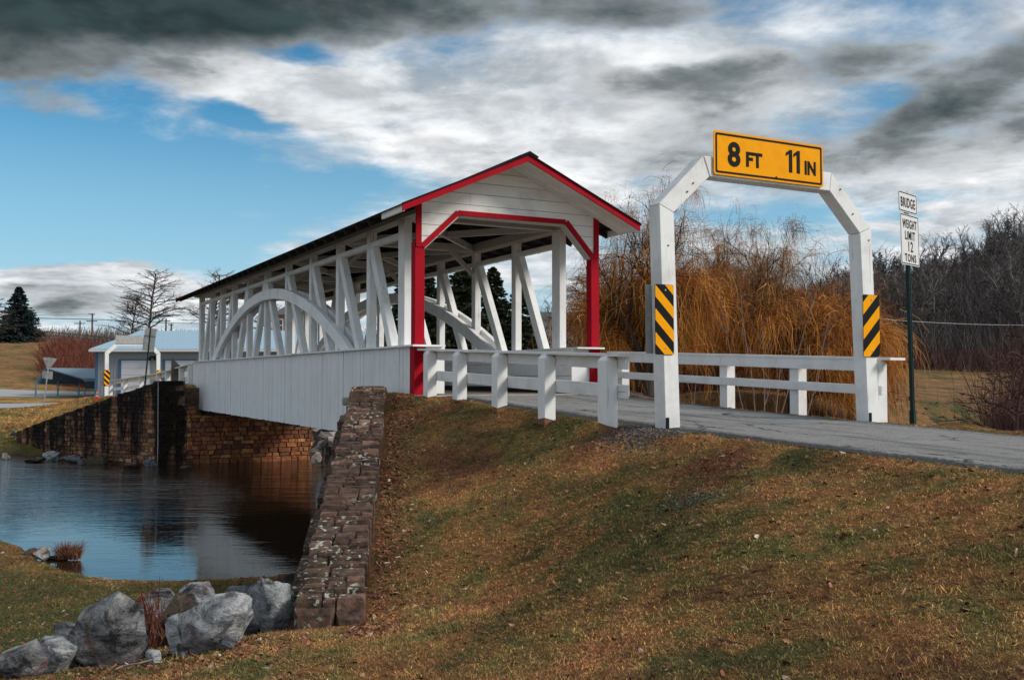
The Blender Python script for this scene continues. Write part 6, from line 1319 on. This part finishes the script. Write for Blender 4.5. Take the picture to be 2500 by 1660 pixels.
XY = np.array([(cw((px - 1250) / FPX * D, D)[0], cw((px - 1250) / FPX * D, D)[1]) for px, D in spots]); ZH = height(XY[:, 0], XY[:, 1]); used = set()
for i, ((px, D), (x, y), z) in enumerate(zip(spots, XY, ZH)):
    kind_ = 0 if i < 62 else 1 if i < 106 else 2 if i < 132 else 3; j = i % 5; s_ = frng.uniform(0.75, 1.15) * (0.85 if kind_ == 1 and px < 2330 else 1.0); rz = frng.uniform(0, 6.28)
    if j not in used: o = FT[j]; used.add(j); o.location = (x, y, z); o.rotation_euler = (0, 0, rz); o.scale = (s_, s_, s_); o['label'] = labs[kind_]
    else: o = copy_tree(FT[j], (x, y, z), labs[kind_], rz, s_)
    o['group'] = 'leafless trees of the ' + ['lower hillside', 'hill skyline', 'low hill behind the willows', 'distant hill'][kind_]
for k_, (px, D, h_) in enumerate([(2462, 165, 7.5), (2150, 160, 7.0), (2185, 158, 6.0)]):
    p = cw((px - 1250) / FPX * D, D); p[2] = hz(p[0], p[1]); q = p + ZV * h_; pt = 830 - FPX * ((q - EYEP) @ _up) / ((q - EYEP) @ _fw); pb = 830 - FPX * ((p - EYEP) @ _up) / ((p - EYEP) @ _fw)
    spruce(px, pb, D, pt, 2.0, 430 + k_, ['dark evergreen among the bare trees at the top right of the hill', 'dark evergreen on the hill skyline close to the weight limit sign', 'smaller dark evergreen behind the weight limit plate'][k_], NEEDLE, 260, 'evergreens on the hill skyline')
def thicket(name, n, prange, drange, hgt, wd, mat, seed, kk=4):
    rng = np.random.default_rng(seed); D = rng.uniform(*drange, n); px = rng.uniform(*prange, n); X_ = (px - 1250) / FPX * D; x = X_ * RV[0] + D * FV[0]; y = X_ * RV[1] + D * FV[1]; z = height(x, y); p0 = np.stack([x, y, z], -1); L = rng.uniform(0.5, 1.1, n) * hgt; t_ = np.linspace(0, 1, kk)[None, :, None]; d = np.stack([rng.normal(size=n) * 0.28, rng.normal(size=n) * 0.28, np.ones(n)], -1)
    P = p0[:, None] + d[:, None] * L[:, None, None] * t_ + np.cumsum(rng.normal(size=(n, kk, 3)) * 0.04 * hgt, axis=1); v, f, r = ribbons(P, np.linspace(1, 0.35, kk)[None] * wd * rng.uniform(0.5, 1.5, (n, 1)), rng)
    return link(name, quads(name, v, f, mat, r), mat, kind='stuff')
tag(thicket('hillside_thicket', 26000, (2000, 2750), (88, 175), 3.4, 0.07, THICKET, 701), 'dense dark undergrowth of the wooded hillside', 'thicket')
tag(thicket('willow_undergrowth', 9000, (1480, 2130), (46, 60), 2.6, 0.03, PURPLETWIG, 702), 'brown bare undergrowth behind the willows', 'thicket')
tag(thicket('distant_wood', 5000, (-300, 520), (300, 330), 4.6, 0.16, BARK_F, 703), 'distant line of leafless woodland on the left horizon', 'wood')
tag(thicket('low_hill_wood', 9000, (880, 2100), (165, 235), 5, 0.14, THICKET, 704), 'leafless scrub on the low hills behind the bridge', 'wood')
tag(thicket('field_edge_brush', 2600, (2120, 2700), (84, 90), 1.6, 0.06, PURPLETWIG, 705), 'reddish brush along the upper edge of the tan field', 'brush')

# ------------------------------------------------------------------ turf, leaves, gravel (scattered instances)
def loose(name, mb, mat, subd=False):
    me = mb.mesh(name); me.materials.append(mat); return bpy.data.objects.new(name, me)
def clump(nb, rad, h0, h1, wd, lean, seed):
    rng = np.random.default_rng(seed); mb = MB()
    for _ in range(nb):
        a = rng.uniform(0, 2 * pi); r = rad * sqrt(rng.random()); p = np.array([cos(a) * r, sin(a) * r, -0.006]); b = rng.uniform(0, 2 * pi); l = rng.uniform(0.3, 1) * lean; d = np.array([cos(b) * l, sin(b) * l, 1.0]); h = rng.uniform(h0, h1); d = d / np.linalg.norm(d); s = np.cross(d, ZV); s = s / (np.linalg.norm(s) + 1e-6) * wd * rng.uniform(0.6, 1.2) / 2
        q = p + d * h * 0.55; e = p + d * h - ZV * h * 0.25 * l; mb.add([p - s, p + s, q + s * 0.8, q - s * 0.8, e], [(0, 1, 2, 3), (3, 2, 4)], rng.random())
    return mb
def scatter(name, emitter, objs, dens_attr, density, smin, smax, seed, kind_label, align=True, tilt=0.25):
    ng = bpy.data.node_groups.new(name, 'GeometryNodeTree'); ng.interface.new_socket('Geometry', in_out='INPUT', socket_type='NodeSocketGeometry'); ng.interface.new_socket('Geometry', in_out='OUTPUT', socket_type='NodeSocketGeometry')
    N = ng.nodes; L = ng.links; gi_ = N.new('NodeGroupInput'); go = N.new('NodeGroupOutput'); last = None; join = N.new('GeometryNodeJoinGeometry')
    na_ = N.new('GeometryNodeInputNamedAttribute'); na_.data_type = 'FLOAT'; na_.inputs['Name'].default_value = dens_attr
    for i, o in enumerate(objs):
        mu = N.new('ShaderNodeMath'); mu.operation = 'MULTIPLY'; L.new(na_.outputs['Attribute'], mu.inputs[0]); mu.inputs[1].default_value = density / len(objs)
        dp = N.new('GeometryNodeDistributePointsOnFaces'); L.new(gi_.outputs[0], dp.inputs['Mesh']); L.new(mu.outputs[0], dp.inputs['Density']); dp.inputs['Seed'].default_value = seed + i
        oi = N.new('GeometryNodeObjectInfo'); oi.inputs['Object'].default_value = o; oi.inputs['As Instance'].default_value = True
        rv = N.new('FunctionNodeRandomValue'); rv.data_type = 'FLOAT_VECTOR'; rv.inputs[0].default_value = (-tilt, -tilt, 0); rv.inputs[1].default_value = (tilt, tilt, 6.283); rv.inputs['Seed'].default_value = seed + 10 + i
        rs = N.new('FunctionNodeRandomValue'); rs.data_type = 'FLOAT'; rs.inputs[2].default_value = smin; rs.inputs[3].default_value = smax; rs.inputs['Seed'].default_value = seed + 20 + i
        ip = N.new('GeometryNodeInstanceOnPoints'); L.new(dp.outputs['Points'], ip.inputs['Points']); L.new(oi.outputs['Geometry'], ip.inputs['Instance']); L.new(rv.outputs[0], ip.inputs['Rotation']); L.new(rs.outputs[1], ip.inputs['Scale']); L.new(ip.outputs[0], join.inputs[0])
    L.new(join.outputs[0], go.inputs[0]); o = link(name, emitter, None, kind='stuff'); md = o.modifiers.new('scatter', 'NODES'); md.node_group = ng; return o
# emitter patches cut from the ground sheet
on_wall = (gs > -0.4) & (gs < L1 + 0.12) & (gt > -TW - 0.02) & (gt < 0.10)
okv = (~gi) & (np.abs(gx - 7.85) > 1.52) & ~on_wall & (gd > 0.05)
Fq = GF[:, ::-1]; cD = GD_[Fq].mean(1); cX = GX_[Fq].mean(1)
def patch(name, dmin, dmax, attrs, xm=0.60):
    fs = Fq[okv[Fq].all(1) & (cD > dmin) & (cD < dmax) & (np.abs(cX) < xm * cD + 0.8)]; ids, inv_ = np.unique(fs, return_inverse=True); me = quads(name, np.stack([gx, gy, gh], -1)[ids], inv_.reshape(-1, 4), None)
    for k2, v2 in attrs.items(): setattr_(me, k2, np.asarray(v2)[ids])
    return me
dn = np.clip(1.25 - GD_ / 22, 0.30, 1) * np.clip((gd - 0.05) / 0.3, 0.2, 1) * (1 - 0.55 * np.clip(lit, 0, 1))
bare = np.zeros(len(gx)); ps_ = np.zeros(len(gx))
for px, py, r_ in ((1560, 1050, 0.30), (1505, 1056, 0.22), (1632, 1050, 0.26), (1690, 1210, 0.26), (1660, 1222, 0.2), (1590, 1060, 0.3)):
    g = ground_hit(px, py, 3); ps_ = np.maximum(ps_, np.exp(-((gx - g[0]) ** 2 + (gy - g[1]) ** 2) / r_ ** 2) * (0.35 if py > 1100 else 1.0))
dn = dn * (1 - 0.9 * np.clip(ps_, 0, 1))
gme1 = patch('grass', 2.4, 17, {'dens': dn, 'green': green})
scatter('grass', gme1, [loose('tuft', clump(16, 0.045, 0.016, 0.045, 0.0036, 2.4, 1), GRASS), loose('tuft', clump(14, 0.05, 0.015, 0.040, 0.0038, 2.4, 2), GRASS), loose('tuft', clump(12, 0.04, 0.02, 0.055, 0.003, 1.6, 3), GRASS)], 'dens', 1800, 0.42, 1.15, 3, '')
gme2 = patch('far_bank_grass', 26, 62, {'dens': np.where((GX_ < 0) & (gy > 26), 1.0, 0.0) * np.clip((gd - 0.1) / 0.5, 0, 1), 'green': green})
scatter('far_bank_grass', gme2, [loose('tuft', clump(12, 0.16, 0.05, 0.14, 0.014, 1.5, 4), GRASS)], 'dens', 26, 0.7, 1.3, 5, '')
tuftd = np.where(fnoise(gx, gy, 0.8, 9) > 0.12, 1.0, 0.15) * 14 + np.where((gm > 0.5) & (gy < 26), np.clip(1 - gd / 0.4, 0, 1) * 160, 0) + np.clip(lit, 0, 1) * 6
gme6 = patch('grass_tufts', 3.0, 22, {'dens': tuftd, 'green': green * 0.6})
scatter('grass_tufts', gme6, [loose('tuft', clump(18, 0.05, 0.04, 0.095, 0.0036, 1.1, 8), GRASS), loose('tuft', clump(14, 0.07, 0.05, 0.12, 0.004, 1.9, 9), GRASS)], 'dens', 1.0, 0.6, 1.15, 71, '')
lf_m = MB(); lf_m.add([(-0.012, -0.02, 0.004), (0.012, -0.018, 0.008), (0.016, 0.012, 0.003), (0.0, 0.028, 0.012), (-0.015, 0.01, 0.007)], [(0, 1, 2, 3, 4)])
lf2 = MB(); lf2.add([(-0.004, -0.035, 0.006), (0.004, -0.033, 0.01), (0.006, 0.03, 0.005), (-0.003, 0.036, 0.012)], [(0, 1, 2, 3)])
ld = np.clip(lit, 0, 1) * 1.0 + 0.09
gme3 = patch('fallen_leaves', 2.4, 16, {'dens': ld})
scatter('fallen_leaves', gme3, [loose('leaf', lf_m, LEAF), loose('leaf', lf2, LEAF)], 'dens', 620, 0.5, 1.25, 31, '', tilt=0.7)
gme4 = patch('gravel', 5, 13, {'dens': np.where(ps_ > 0.12, ps_, 0)})
pb_ = MB(); bm_ = bmesh.new(); bmesh.ops.create_icosphere(bm_, subdivisions=1, radius=0.011)
pb_.add([tuple(v.co * (1 + 0.25 * mnoise.noise(v.co * 90))) for v in bm_.verts], [[v.index for v in f.verts] for f in bm_.faces]); bm_.free()
scatter('gravel', gme4, [loose('pebble', pb_, PEBBLE)], 'dens', 2600, 0.4, 1.5, 51, '', tilt=3)
gme5 = patch('meadow_leaves', 24, 62, {'dens': np.where((GX_ > 4) & (GX_ < 22), 0.5 + 0.5 * np.sin(gx * 0.9) * np.sin(gy * 0.7), 0)})
lf3 = MB(); lf3.add([(-0.07, -0.08, 0.03), (0.07, -0.07, 0.05), (0.08, 0.07, 0.03), (-0.06, 0.08, 0.06)], [(0, 1, 2, 3)])
scatter('meadow_leaves', gme5, [loose('leaf', lf3, LEAF)], 'dens', 1.6, 0.5, 1.3, 61, '', tilt=0.6)
